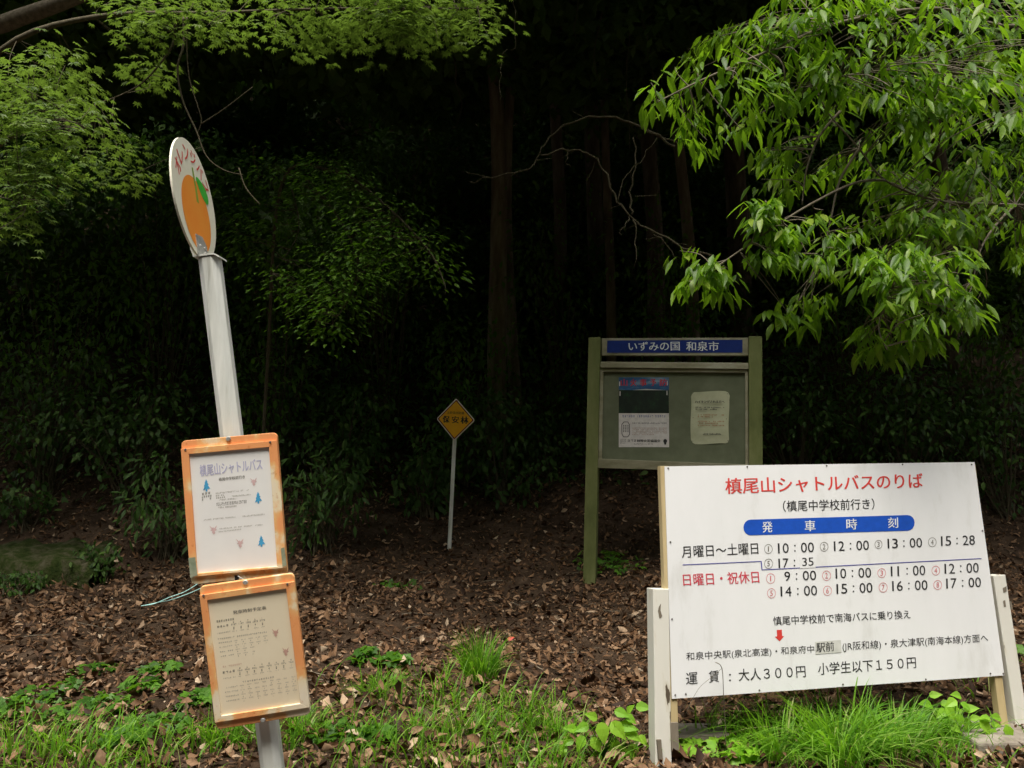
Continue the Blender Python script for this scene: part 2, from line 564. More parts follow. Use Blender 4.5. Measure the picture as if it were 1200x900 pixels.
class Sheet:
    """lays flat print on a plane from pixel corners; scale and origin convert measured crop coordinates to pixels"""
    def __init__(s, pl, ox=0, oy=0, sc=1.0, off=.0012):
        s.pl, s.ox, s.oy, s.sc, s.off, s.th = pl, ox, oy, sc, off, 1.0

    def P(s, x, y, extra=0):
        return s.pl.P(s.ox + x / s.sc, s.oy + y / s.sc, s.off + extra)

    def text(s, m, t, lb, rb, lt, bold=0.0, extra=0):
        if isinstance(m, Lines) and not m.hold:
            m.nxt()
        text3(m, t, s.P(*lb, extra), s.P(*rb, extra), s.P(*lt, extra), s.pl.n, bold)

    def poly(s, m, pts, extra=0):
        vs = [s.P(x, y, extra) for x, y in pts]
        n = np.cross(vs[1] - vs[0], vs[2] - vs[1])
        m.add(vs, [tuple(range(len(vs))) if n @ s.pl.n > 0 else tuple(range(len(vs)))[::-1]])

    def dashes(s, m, x0, y0, x1, y1, h, n, gap=.35, skip=.1, rnd=random):
        """a line of tiny unreadable characters, drawn as short strokes"""
        for i in range(n):
            if rnd.random() < skip:
                continue
            a = (i + gap / 2) / n
            b = (i + 1 - gap / 2) / n
            X0, X1 = x0 + (x1 - x0) * a, x0 + (x1 - x0) * b
            Y0, Y1 = y0 + (y1 - y0) * a, y0 + (y1 - y0) * b
            for q in range(2):
                if rnd.random() < .8:
                    yy = -h * (.1 + .5 * q)
                    s.poly(m, [(X0, Y0 + yy), (X1, Y1 + yy), (X1, Y1 + yy - h * .22 * s.th), (X0, Y0 + yy - h * .22 * s.th)])
            xm = X0 + (X1 - X0) * rnd.uniform(.2, .8)
            w = (X1 - X0) * .14 * s.th
            s.poly(m, [(xm, Y0), (xm + w, Y0), (xm + w, Y0 - h), (xm, Y0 - h)])


# ------------------------------------------------------------------ shuttle bus board
BP = Plane([1.5866, 4.1352, 1.0031], [-.1952, .9778, -.0764])
bn = BP.n
Q = [(779, 546.5), (1142, 541.5), (1177, 791.5), (787.5, 819)]
base = BP.P(980, 900)
base[2] = 0.2
sign = thing('bus_stop_board', (base[0], base[1], float(ground(base[0], base[1]))), 'large white shuttle bus timetable board with red title on two white posts', 'sign board')
panel = slab(BP, Q, 0, .006).build('panel', M['white_board'], sign)
sh = Sheet(BP, 750, 530, 2.667)
sh7 = Sheet(BP, 750, 700, 2.667)

mt = MB(); sh.text(mt, '槙尾山シャトルバスのりば', (268, 131), (885, 112), (266, 81), .022); mt.build('lettering', M['red_ink'], panel)
mb = Lines()
sh.text(mb, '（槙尾中学校前行き）', (447, 186), (733, 178), (446, 151), .008)
sh.text(mb, '月曜日～土曜日', (131, 330), (370, 318), (129, 293), .010)
TM = [('10：00', 423, 545, 316, 312, 31), ('12：00', 598, 717, 309, 305, 30), ('13：00', 766, 883, 301, 297, 30), ('15：28', 933, 1048, 293, 289, 30),
      ('10：00', 603, 724, 395, 391, 31), ('11：00', 776, 893, 388, 384, 31), ('12：00', 944, 1060, 380, 376, 31),
      ('14：00', 431, 555, 451, 447, 31), ('15：00', 606, 728, 443, 438, 31), ('16：00', 780, 900, 434, 430, 31), ('17：00', 949, 1067, 426, 421, 31),
      ('9：00', 450, 552, 403, 399, 30), ('17：', 425, 488, 362, 359, 29)]
for s_, x0, x1, y0, y1, h in TM:
    mb.nxt(); mb.hold = True
    hh, rest = s_.split('：')
    n0 = len(hh); n1 = max(len(rest), 0)
    tot = (n0 + n1) + 1.3
    u = (x1 - x0) / tot if n1 else (x1 - x0) / 2.9
    yy = lambda x: y0 + (y1 - y0) * (x - x0) / (x1 - x0)
    xa = x0 + n0 * u
    # full digits
    for t_, a_, b_ in ((hh, x0, xa - u * .12), (rest, xa + 1.3 * u + u * .12, x1)):
        if not t_: continue
        k = len(t_)
        w = (b_ - a_) / k
        for i_, ch in enumerate(t_):
            ww = w * (.24 if ch == '1' else .86)
            cx_ = a_ + (i_ + .5) * w
            sh.text(mb, ch, (cx_ - ww / 2, yy(cx_)), (cx_ + ww / 2, yy(cx_)), (cx_ - ww / 2 - 1, yy(cx_) - h), .006)
    cx_ = xa + .65 * u
    for q in (.18, .72):
        sh.poly(mb, [(cx_ - 2.2, yy(cx_) - h * q + 2), (cx_ + 2.2, yy(cx_) - h * q + 2), (cx_ + 2, yy(cx_) - h * q - 2.4), (cx_ - 2.4, yy(cx_) - h * q - 2.4)])
mb.hold = False
sh7.text(mb, '慎尾中学校前で南海バスに乗り換え', (417, 88), (845, 66), (415, 60), .008)
sh7.text(mb, '和泉中央駅(泉北高速)・和泉府中', (145, 201), (545, 177), (144, 172), .004)
sh7.text(mb, '(JR阪和線)・泉大津駅(南海本線)方面へ', (633, 171), (1088, 143), (632, 140), .004)
sh7.text(mb, '運', (144, 273), (180, 270), (143, 236), .006)
sh7.text(mb, '賃', (215, 267), (247, 264), (214, 230), .006)
sh7.text(mb, '：', (278, 262), (284, 262), (278, 239), .004)
sh7.text(mb, '大人３００円', (309, 262), (518, 249), (307, 224), .006)
sh7.text(mb, '小学生以下１５０円', (557, 243), (863, 221), (555, 205), .006)
mb.build('lettering', M['black_ink'], panel)
mr = MB(); sh.text(mr, '日曜日・祝休日', (136, 418), (373, 408), (133, 380), .014); mr.build('lettering', M['rose_ink'], panel)


def ringnum(m, ch, x0, x1, yb, h):
    cx_, cy_ = (x0 + x1) / 2, yb - h / 2
    r_ = (x1 - x0) / 2
    n = 20
    for k in range(n):
        a0, a1 = 2 * math.pi * k / n, 2 * math.pi * (k + 1) / n
        sh.poly(m, [(cx_ + r_ * math.cos(a0), cy_ + r_ * 1.15 * math.sin(a0)), (cx_ + r_ * math.cos(a1), cy_ + r_ * 1.15 * math.sin(a1)),
                    (cx_ + (r_ - 1.3) * math.cos(a1), cy_ + (r_ - 1.3) * 1.15 * math.sin(a1)), (cx_ + (r_ - 1.3) * math.cos(a0), cy_ + (r_ - 1.3) * 1.15 * math.sin(a0))])
    ww = r_ * (.24 if ch == '1' else .62)
    sh.text(m, ch, (cx_ - ww / 2, cy_ + h * .27), (cx_ + ww / 2, cy_ + h * .27), (cx_ - ww / 2, cy_ - h * .27), .004)


mk = Lines()
for ch, x0, x1, yb in (('1', 388, 414, 317), ('2', 562, 588, 310), ('3', 733, 757, 303), ('4', 900, 926, 296), ('5', 388, 415, 363)):
    mk.nxt(); mk.hold = True; ringnum(mk, ch, x0, x1, yb, 30)
mk.build('lettering', M['mid_ink'], panel)
mk = Lines()
for ch, x0, x1, yb in (('1', 394, 422, 410), ('2', 569, 596, 401), ('3', 742, 768, 393), ('4', 911, 937, 385), ('5', 397, 424, 456), ('6', 572, 599, 448), ('7', 746, 773, 438), ('8', 917, 943, 430)):
    mk.nxt(); mk.hold = True; ringnum(mk, ch, x0, x1, yb, 31)
mk.build('lettering', M['lightred_ink'], panel)
mbar = MB()
top = lambda x: 211 - (x - 323) / 535 * 16
bot = lambda x: 260 - (x - 323) / 535 * 15
pts = []
for k in range(9):
    a = math.pi / 2 + math.pi * k / 8
    cx_ = 345; r_ = 22
    cy_ = (top(cx_) + bot(cx_)) / 2
    pts.append((cx_ + r_ * math.cos(a), cy_ - 24.5 * math.sin(a)))
for k in range(9):
    a = -math.pi / 2 + math.pi * k / 8
    cx_ = 836
    cy_ = (top(cx_) + bot(cx_)) / 2
    pts.append((cx_ + 22 * math.cos(a), cy_ - 24.5 * math.sin(a)))
sh.poly(mbar, pts)
bar = mbar.build('blue_bar', M['blue_ink'], panel)
mw = Lines()
for ch, x0, x1, yb, yt in (('発', 382, 414, 251, 217), ('車', 515, 548, 247, 213), ('時', 645, 678, 242, 208), ('刻', 775, 806, 237, 204)):
    sh.text(mw, ch, (x0, yb), (x1, yb - 1), (x0 - 1, yt), .018, .0008)
mw.build('lettering', M['white_ink'], panel)
ml = MB()
seg = [(133, 352), (378, 341), (381, 367.5), (1067, 332)]
for a, b in zip(seg[:-1], seg[1:]):
    if abs(b[0] - a[0]) > 20:
        sh.poly(ml, [(a[0], a[1] - 1.2), (b[0], b[1] - 1.2), (b[0], b[1] + 1.2), (a[0], a[1] + 1.2)])
    else:
        sh.poly(ml, [(a[0] - 1.6, a[1] - 1.2), (a[0] + 1.6, a[1] - 1.2), (b[0] + 1.6, b[1]), (b[0] - 1.6, b[1])], .0002)
ml.build('dividing_line', M['navy_line'], panel)
ma = MB()
sh7.poly(ma, [(427, 102), (443, 101), (444, 121), (450, 121), (436, 137), (421, 123), (428, 122)])
ma.build('arrow', M['red_ink'], panel)
mp_ = MB()
sh.poly(mp_, [(499, 327), (548, 325), (549, 360), (500, 363)], .0004)
p1 = mp_.build('patch', M['white_board'], panel)
mp_ = MB()
sh7.poly(mp_, [(546, 139), (627, 133), (629, 172), (548, 178)], .0004)
mp_.build('patch', M['patch'], panel)
mp_ = Lines()
sh.text(mp_, '35', (507, 356), (542, 354), (506, 330), .010, .0010)
sh7.text(mp_, '駅前', (551, 172), (606, 168), (550, 142), .014, .0010)
mp_.build('lettering', M['black_ink'], panel)

NAIL = None


def nails(spots, S, parent, r=.0045, mat='nail', name='nail', n=8, off=0):
    for x, y in spots:
        c = S.P(x, y, off)
        nr = S.pl.n
        u = np.cross(nr, [0, 0, 1.]); u /= np.linalg.norm(u)
        w = np.cross(nr, u)
        mm = MB()
        f = [c + r * .7 * (math.cos(a) * u + math.sin(a) * w) + nr * .0025 for a in np.linspace(0, 2 * math.pi, n, endpoint=False)]
        b = [c + r * (math.cos(a) * u + math.sin(a) * w) - nr * .0008 for a in np.linspace(0, 2 * math.pi, n, endpoint=False)]
        mm.prism(f, b)
        mm.build(name, M[mat], parent)


nails([(88, 50), (335, 45), (583, 42), (820, 38), (1036, 38), (95, 280), (1070, 245)], sh, panel)
nails([(110, 305), (143, 302), (373, 290), (634, 272), (893, 256), (1095, 238), (1135, 238), (100, 68)], sh7, panel)


def hseg(pl, a, b, w, front, depth):
    """square timber between two pixel points on the plane: w is width in metres"""
    A, B = pl.P(*a, front), pl.P(*b, front)
    d = unit(B - A)
    s = np.cross(pl.n, d); s = s / np.linalg.norm(s)
    m = MB()
    f = [A - s * w / 2, A + s * w / 2, B + s * w / 2, B - s * w / 2]
    m.prism(f, [p - pl.n * depth for p in f])
    return m


# posts stand just outside the panel, their faces flush with it
hseg(BP, (774.2, 690), (777.5, 905), .078, .004, .085).build('post', M['postwhite'], sign, bevel=.003)
hseg(BP, (1170.5, 674), (1202, 880), .072, .004, .085).build('post', M['postwhite'], sign, bevel=.003)
hseg(BP, (779.5, 546), (791.5, 882), .044, -.0075, .04).build('batten', M['batten'], sign, bevel=.002)
hseg(BP, (1140, 544), (1181, 868), .044, -.0075, .04).build('batten', M['batten'], sign, bevel=.002)
for (a, b, w) in (((789, 846), (790, 878), .034), ((771, 866), (773, 890), .02)):
    hseg(BP, a, b, w, .016, .012).build('cleat', M['oldwood'], sign)
# cross rails behind the panel
hseg(BP, (785, 556), (1138, 551), .04, -.0075, .03).build('rail', M['batten'], sign)
hseg(BP, (795, 806), (1172, 780), .04, -.0075, .03).build('rail', M['batten'], sign)
# patches of bare wood where paint has flaked from the posts
for pts_, nm in ((([(771.5, 711), (774, 707), (773.5, 715), (775.5, 722), (772.5, 725), (770.5, 716)]), 0), ([(1174, 689), (1178.5, 687), (1178.8, 693), (1175, 694.5)], 1), ([(1174.5, 704), (1177, 703), (1178, 711), (1175.5, 711)], 1), ([(1182, 705), (1184, 704), (1186, 714), (1184, 714)], 1)):
    m = MB(); S0 = Sheet(BP, off=.0058); S0.poly(m, pts_); m.build('bare_patch', M['oldwood'], sign)

# concrete pads
for (px, py, Y, w, d, lab) in ((812, 872, 4.15, .34, .22, 'low pale concrete slab at the foot of the left white post'), (1180, 905, 4.2, .50, .44, 'brown concrete block in the grass at the right edge')):
    p = at(px, py, Y)
    z = float(ground(p[0], p[1]))
    m = MB()
    c = [(-w / 2, -d / 2), (w / 2, -d / 2 + .03), (w / 2 - .02, d / 2), (-w / 2 + .03, d / 2)]
    m.prism([(p[0] + a, p[1] + b, z + .05) for a, b in c], [(p[0] + a * 1.05, p[1] + b * 1.05, z - .1) for a, b in c])
    tag(m.build('concrete_slab', M['concrete'], bevel=.012), lab, 'slab')

# ------------------------------------------------------------------ bus stop pole
DY = 3.2
pole_top, pole_bot = at(246, 303, 3.25), at(319.5, 900, 3.335)
ax = unit(pole_top - pole_bot)
foot = pole_bot - ax * ((pole_bot[2] - 0.0) / ax[2])
foot_z = float(ground(foot[0], foot[1]))
stop = thing('bus_stop_pole', (foot[0], foot[1], foot_z), 'leaning grey bus stop pole with oval orange disc and two framed timetables', 'bus stop pole')
u = unit(np.cross(ax, [0, 1, 0])); u = u if u[0] > 0 else -u
w_ = unit(np.cross(ax, u)); w_ = w_ if w_[1] > 0 else -w_
m = MB()
hw = .0415
oct_ = [(-hw, -.018), (-.018, -hw), (.020, -hw), (hw, -.020), (hw, .020), (.018, hw), (-.018, hw), (-hw, .018)]
m.prism([pole_top + u * a + w_ * b for a, b in oct_], [foot - ax * .15 + u * a + w_ * b for a, b in oct_])
m.build('pole', M['polegrey'], stop, bevel=.003)
# bracket: plate on the pole top with an upturned tab
m = MB()
def brk(p):
    return pole_top + u * p[0] + w_ * p[1] + ax * p[2]
prof = [(-.075, .030), (-.062, .005), (.045, .004), (.060, -.006)]
prof = [(-.058, .040), (-.050, .004), (.030, .003), (.052, -.012)]
for a, b in zip(prof[:-1], prof[1:]):
    f = [brk((a[0], -.045, a[1])), brk((b[0], -.045, b[1])), brk((b[0], -.045, b[1] + .007)), brk((a[0], -.045, a[1] + .007))]
    m.prism(f, [p + w_ * .09 for p in f])
m.build('bracket', M['polegrey'], stop)
# disc, turned almost edge on
DISC_R = .243
a_ = rad(91.5)
dn = unit(math.sin(a_) * u - math.cos(a_) * w_)           # faces right, seen very obliquely
dh = unit(np.cross(ax, dn)); dh = dh if dh[1] > 0 else -dh  # in-plane: away from the camera
dc = pole_top + ax * (DISC_R + .004) - u * .034
DP = Plane(dc, dn); DP.n = dn


def dpt(x, z, off=.004):
    """x to the right of the face as one reads it"""
    return dc + dh * x + ax * z + dn * off


n = 72
m = MB()
fr = [dpt(DISC_R * math.cos(t), DISC_R * math.sin(t), .004) for t in np.linspace(0, 2 * math.pi, n, endpoint=False)]
m.prism(fr, [p - dn * .008 for p in fr])
disc = m.build('disc', M['disc_cream'], stop)


def dpoly(mm, pts, off):
    vs = [dpt(x, z, off) for x, z in pts]
    nn_ = np.cross(vs[1] - vs[0], vs[2] - vs[1])
    mm.add(vs, [tuple(range(len(vs)))[:: (1 if nn_ @ dn > 0 else -1)]])


m = MB()
circ = []
for t in np.linspace(0, 2 * math.pi, 60, endpoint=False):
    rr = .158 * (1 + .02 * math.cos(2 * t))
    circ.append((-.004 + rr * math.cos(t), -.062 + rr * math.sin(t)))
dpoly(m, circ, .0050)
m.build('orange_print', M['disc_orange'], disc)
m = MB()
lf = []
for k in range(24):
    t = 2 * math.pi * k / 24
    q, p = .074 * math.cos(t), .032 * math.sin(t) * (1 + .25 * math.cos(t))
    an = rad(-28)
    lf.append((.105 + q * math.cos(an) - p * math.sin(an), .070 + q * math.sin(an) + p * math.cos(an)))
dpoly(m, lf, .0058)
m.build('leaf_print', M['disc_green'], disc)
m = MB()
dpoly(m, [(.002, .135), (.018, .138), (.026, .09), (.034, .06), (.040, -.005), (.014, -.005), (.012, .06)], .0056)
m.build('stem_print', M['disc_green2'], disc)
m = MB()
for k, ch in enumerate('オレンジバス'):
    t = rad(152 - k * 24)
    R0 = .186
    cx_, cz_ = R0 * math.cos(t), R0 * math.sin(t)
    tx, tz = math.sin(t), -math.cos(t)
    rx, rz = math.cos(t), math.sin(t)
    hs_ = .031
    lb = dpt(cx_ - tx * hs_ - rx * hs_, cz_ - tz * hs_ - rz * hs_, .0054)
    rb = dpt(cx_ + tx * hs_ - rx * hs_, cz_ + tz * hs_ - rz * hs_, .0054)
    lt = dpt(cx_ - tx * hs_ + rx * hs_, cz_ - tz * hs_ + rz * hs_, .0054)
    text3(m, ch, lb, rb, lt, dn, .012)
m.build('lettering', M['red_ink'], disc, kind='stuff')
# steel bracket tongue on the disc foot
m = MB()
tg = [(-.055, -.245), (.065, -.245), (.065, -.180), (.020, -.150), (-.055, -.155)]
fr = [dpt(x, z, .0085) for x, z in tg]
m.prism(fr, [p - dn * .004 for p in fr])
tongue = m.build('steel_tongue', M['steel'], disc)
for x, z in ((-.02, -.195), (.03, -.195), (.03, -.215)):
    m = MB()
    c = dpt(x, z, .0085)
    f = [c + dn * .005 + .006 * (math.cos(t) * dh + math.sin(t) * ax) for t in np.linspace(0, 2 * math.pi, 8, endpoint=False)]
    m.prism(f, [p - dn * .006 for p in f])
    m.build('bolt', M['steel'], disc)

# timetable cases
UP = Plane([-1.0649, 3.2044, 1.3587], [-.0743, .9956, .0567])
LP = Plane([-1.0045, 3.3288, .7985], [-.1247, .9873, .098])
LP.o = EYE + (LP.o - EYE) * .96


def inset(q, l, r, t, b):
    """shrink a pixel quad by pixel amounts"""
    (x0, y0), (x1, y1), (x2, y2), (x3, y3) = [np.array(p, float) for p in q], None, None, None


def quad_uv(q, u, v):
    q = [np.array(p, float) for p in q]
    return tuple((q[0] * (1 - u) + q[1] * u) * (1 - v) + (q[3] * (1 - u) + q[2] * u) * v)


def rounded(q, cu, cv, u0=0, u1=1, v0=0, v1=1):
    pts = []
    for (u_, v_, a0) in ((u0 + cu, v0 + cv, math.pi), (u1 - cu, v0 + cv, 1.5 * math.pi), (u1 - cu, v1 - cv, 0), (u0 + cu, v1 - cv, .5 * math.pi)):
        for k in range(5):
            a = a0 + k * math.pi / 8
            pts.append(quad_uv(q, u_ + cu * math.cos(a), v_ + cv * math.sin(a)))
    return pts


def case(pl, q, q_in, paper_mat, name='timetable_case'):
    back = MB()
    ring = rounded(q, .05, .032)
    f = [pl.P(x, y, -.004) for x, y in ring]
    back.prism(f, [p - pl.n * .022 for p in f])
    body = back.build(name, M['orange'], stop, bevel=.002)
    # raised frame with opening; bottom lip stays lower
    qf = [quad_uv(q, .0, .055), quad_uv(q, 1, .055), quad_uv(q, 1, .945), quad_uv(q, 0, .945)]
    def bar_(a, nm='frame'):
        mm = slab(pl, a, .006, .0095)
        return mm
    o, i = qf, q_in
    fm = MB()
    for a, b in ((0, 1), (1, 2), (2, 3), (3, 0)):
        quad = [o[a], o[b], i[b], i[a]]
        fr_ = [pl.P(x, y, .006) for x, y in quad]
        fm.prism(fr_, [p - pl.n * .0095 for p in fr_])
    fr_o = fm.build('frame', M['orange'], body, bevel=.0012)
    pm = MB()
    Sheet(pl, off=-.002).poly(pm, i)
    pm.build('paper', paper_mat, body)
    return body


UQ = [(211.7, 516.7), (324, 506.7), (336.8, 674), (224, 685.5)]
LQ = [(233, 688), (344, 672), (364, 837.5), (253.5, 855.7)]
UI = [(221.8, 532.2), (315.5, 523.9), (325.0, 663.5), (231.5, 671.8)]
LI = [(243.0, 703.0), (335.5, 689.5), (352.2, 824.0), (259.5, 838.5)]
ucase = case(UP, UQ, UI, M['paper'])
ucase['label'] = 'upper timetable case with white faded sheet and blue tree prints'
lcase = case(LP, LQ, LI, M['tanpaper'])
lcase['label'] = 'lower timetable case with yellowed sheet'
# print on the upper sheet (crop at 210,500 scale 9)
s9 = Sheet(UP, 210, 500, 9, off=-.0012)
s8 = Sheet(UP, 210, 590, 8.18, off=-.0012)
m = MB(); s9.text(m, '槙尾山シャトルバス', (222, 528), (878, 455), (212, 405), .016); m.build('lettering', M['lilac'], ucase)
m = MB(); s9.text(m, '槙尾中学校前行き', (418, 575), (692, 545), (415, 540), .012); m.build('lettering', M['mid_ink'], ucase)
rr = random.Random(3)
m = MB()
for (x0, y0, x1, y1, k, h) in ((382, 712, 675, 680, 20, 17), (695, 680, 735, 676, 3, 17), (382, 738, 475, 727, 5, 17), (385, 762, 525, 745, 7, 17), (552, 742, 755, 722, 14, 17), (398, 784, 612, 764, 13, 17), (395, 864, 605, 846, 14, 19)):
    s9.dashes(m, x0, y0, x1, y1, h, k, rnd=rr)
for (x0, y0, x1, y1, k, h) in ((232, 165, 540, 135, 24, 14), (605, 130, 820, 108, 16, 14), (370, 250, 700, 218, 24, 13), (725, 215, 800, 208, 6, 13), (375, 278, 595, 252, 14, 12)):
    s8.dashes(m, x0, y0, x1, y1, h, k, rnd=rr)
m.build('fine_print', M['faint_ink'], ucase)
m = MB()
for (x0, y0, x1, y1, k, h) in ((233, 722, 330, 708, 3, 24), (232, 752, 342, 738, 5, 22), (235, 782, 255, 778, 1, 24), (318, 768, 340, 765, 1, 22), (390, 822, 712, 790, 18, 20), (390, 838, 712, 806, 20, 14)):
    s9.dashes(m, x0, y0, x1, y1, h, k, skip=0, rnd=rr)
m.build('fine_print', M['mid_ink'], ucase)
TREE = [(0, -1), (.35, -.55), (.2, -.5), (.6, -.08), (.32, -.05), (.9, .55), (.25, .55), (.18, .95), (-.22, .95), (-.2, .58), (-.85, .72), (-.42, .15), (-.62, .12), (-.25, -.35), (-.38, -.38)]


def motif(S, cx_, cy_, hw_, hh_, pts, mat, parent, nm, rot=-.08):
    mm = MB()
    P_ = [(cx_ + hw_ * (x * math.cos(rot) + y * math.sin(rot) * -1), cy_ + hh_ * (y * math.cos(rot) + x * math.sin(rot))) for x, y in pts]
    vs = [S.P(x, y) for x, y in P_]
    c = S.P(cx_, cy_)
    nv = len(vs)
    fs = []
    for k in range(nv):
        fs.append((nv, (k + 1) % nv, k))
    mm.add(vs + [c], fs)
    mm.build(nm, mat, parent)


motif(s9, 285, 620, 44, 66, TREE, M['pine_blue'], ucase, 'tree_print')
motif(s9, 832, 750, 44, 64, TREE, M['pine_blue'], ucase, 'tree_print')
motif(s8, 786, 362, 40, 56, TREE, M['pine_blue'], ucase, 'tree_print')
LEAFM = [(0, 1), (-.35, .55), (-.15, .35), (-.8, .1), (-.35, 0), (-.9, -.8), (-.2, -.25), (0, -.45), (.25, -.1), (.95, -.7), (.6, 0), (.9, .15), (.35, .35), (.45, .8)]
for S, x, y, par in ((s9, 782, 575, ucase), (s8, 325, 248, ucase), (s8, 580, 375, ucase)):
    motif(S, x, y, 40, 50, LEAFM, M['pink'], par, 'leaf_print')
# lower sheet (crop at 230,680 scale 10; crop at 240,750 scale 8.18)
t10 = Sheet(LP, 230, 680, 10, off=-.0012)
t8 = Sheet(LP, 240, 750, 8.18, off=-.0012)
m = MB(); t10.text(m, '発車時刻予定表', (434, 400), (822, 342), (426, 358), .014)
m.build('lettering', M['mid_ink'], lcase)
m = MB()
t10.dashes(m, 232, 496, 470, 462, 26, 9, rnd=rr)
t10.dashes(m, 238, 560, 380, 535, 24, 4, skip=0, rnd=rr)
for k in range(5):
    x = 405 + k * 84; y = 532 - k * 12
    t10.dashes(m, x, y, x + 66, y - 9, 22, 4, skip=0, rnd=rr)
    t10.dashes(m, x + 20, y - 30, x + 40, y - 33, 18, 1, skip=0, rnd=rr)
    t10.dashes(m, x + 25, y + 46, x + 45, y + 43, 34, 1, skip=0, rnd=rr)
for k in range(8):
    x = 312 + k * 70; y = 303 - k * 11.5
    t8.dashes(m, x, y, x + 48, y - 6, 17, 4, skip=0, rnd=rr)
    t8.dashes(m, x + 15, y - 24, x + 32, y - 27, 16, 1, skip=0, rnd=rr)
    t8.dashes(m, x + 15, y + 34, x + 32, y + 31, 26, 1, skip=0, rnd=rr)
t8.dashes(m, 165, 325, 292, 303, 22, 4, skip=0, rnd=rr)
m.build('fine_print', M['mid_ink'], lcase)
m = MB()
t10.dashes(m, 240, 634, 400, 606, 16, 8, rnd=rr)
t10.dashes(m, 248, 700, 830, 612, 18, 26, rnd=rr)
for k in range(5):
    x = 420 + k * 85; y = 606 - k * 13
    t10.dashes(m, x, y, x + 56, y - 8, 12, 4, rnd=rr)
for j in range(4):
    t10.dashes(m, 258 + j * 8, 745 + j * 52, 418 + j * 8, 720 + j * 52, 15, 7, rnd=rr)
    for k in range(5 if j < 2 else 3):
        x = 440 + k * 85 + j * 9; y = 716 + j * 52 - k * 13
        t10.dashes(m, x, y, x + 52, y - 8, 13, 4, rnd=rr)
        t10.dashes(m, x + 18, y + 24, x + 34, y + 22, 16, 1, skip=.2, rnd=rr)
t8.dashes(m, 175, 378, 300, 358, 13, 8, rnd=rr)
t8.dashes(m, 358, 412, 665, 362, 17, 14, rnd=rr)
for k in range(8):
    x = 318 + k * 70; y = 356 - k * 11.5
    t8.dashes(m, x, y, x + 40, y - 6, 10, 4, rnd=rr)
for j in range(4):
    t8.dashes(m, 185 + j * 6, 468 + j * 42, 315 + j * 6, 447 + j * 42, 13, 8, rnd=rr)
    for k in range(8):
        x = 335 + k * 70 + j * 6; y = 444 + j * 42 - k * 11.5
        t8.dashes(m, x, y, x + 42, y - 6, 12, 4, rnd=rr)
        t8.dashes(m, x + 14, y + 20, x + 28, y + 18, 11, 1, skip=.2, rnd=rr)
m.build('fine_print', M['faint_ink'], lcase)
m = MB(); t8.dashes(m, 168, 265, 355, 236, 16, 10, rnd=rr); m.build('fine_print', M['faint_red'], lcase)
motif(t10, 925, 610, 44, 56, LEAFM, M['faint_red'], lcase, 'leaf_print')
motif(t10, 1045, 830, 44, 60, LEAFM, M['faint_red'], lcase, 'leaf_print')
# screws and clasps
nails([(217.8, 526.8), (317, 518)], Sheet(UP, off=.006), ucase, .005, 'nail', 'screw')
nails([(239, 697.5), (337, 683.8)], Sheet(LP, off=.006), lcase, .005, 'nail', 'screw')
nails([(267.5, 514.2)], Sheet(UP, off=.0), ucase, .010, 'steel', 'clasp', 12)
nails([(287.5, 682.5)], Sheet(LP, off=.0), lcase, .010, 'steel', 'clasp', 12)
nails([(308, 844.2)], Sheet(LP, off=.0), lcase, .010, 'steel', 'clasp', 12)
m = MB(); m.tube(smooth_path([UP.P(279, 675, .002), UP.P(283, 677, .006), UP.P(288.5, 681, .006), UP.P(290.5, 684.5, .004), UP.P(286, 686, .003)], 3), .0016, 5); m.build('wire_hook', M['steel'], ucase)
for pts_ in ([(221.5, 653.5), (229.5, 652.5), (232.3, 673.5), (224, 677.0)], [(329.6, 642.5), (333.8, 641.0), (336.4, 662), (331.5, 664)]):
    mm = MB(); Sheet(UP, off=.0078).poly(mm, pts_); mm.build('tape_strip', M['tape'], ucase)
m = MB(); Sheet(UP, off=-.0030).poly(m, [(274.5, 674.5), (279.5, 674), (280, 680), (275, 680.5)]); m.build('gap', M['gap_dark'], ucase)  # flat black quad paints the shade inside the gap
# twine
m = MB()
m.tube(smooth_path([UP.P(238, 688, .008), UP.P(224, 694, .016), UP.P(205, 700.5, .03), UP.P(187, 704, .04), UP.P(171, 707, .05)], 4), .0016, 5)
m.tube(smooth_path([UP.P(232, 684, .008), UP.P(218, 692.5, .018), UP.P(203, 697.5, .034), UP.P(186, 704.5, .044), UP.P(171.5, 706.5, .052)], 4), .0016, 5)
tag(m.build('twine', M['teal'], smooth=True), 'loose pale teal twine sticking out between the two orange frames', 'twine')

# ------------------------------------------------------------------ notice board in the shade
NP = Plane([1.4543, 7.4626, 2.1027], [.2377, .9713, -.0108])
p0 = NP.P(692, 681)
nb = thing('notice_board', p0, 'olive framed city notice board with blue header plate in the shade', 'notice board')
n8 = Sheet(NP, 680, 385, 5.4545)
n4 = Sheet(NP, 660, 370, 2.727)


def nslab(S, q, front, depth, nm, mat, parent=nb, bevel=.003):
    f = [S.P(x, y, front) for x, y in q]
    mm = MB(); mm.prism(f, [p - NP.n * depth for p in f])
    return mm.build(nm, M[mat], parent, bevel=bevel)


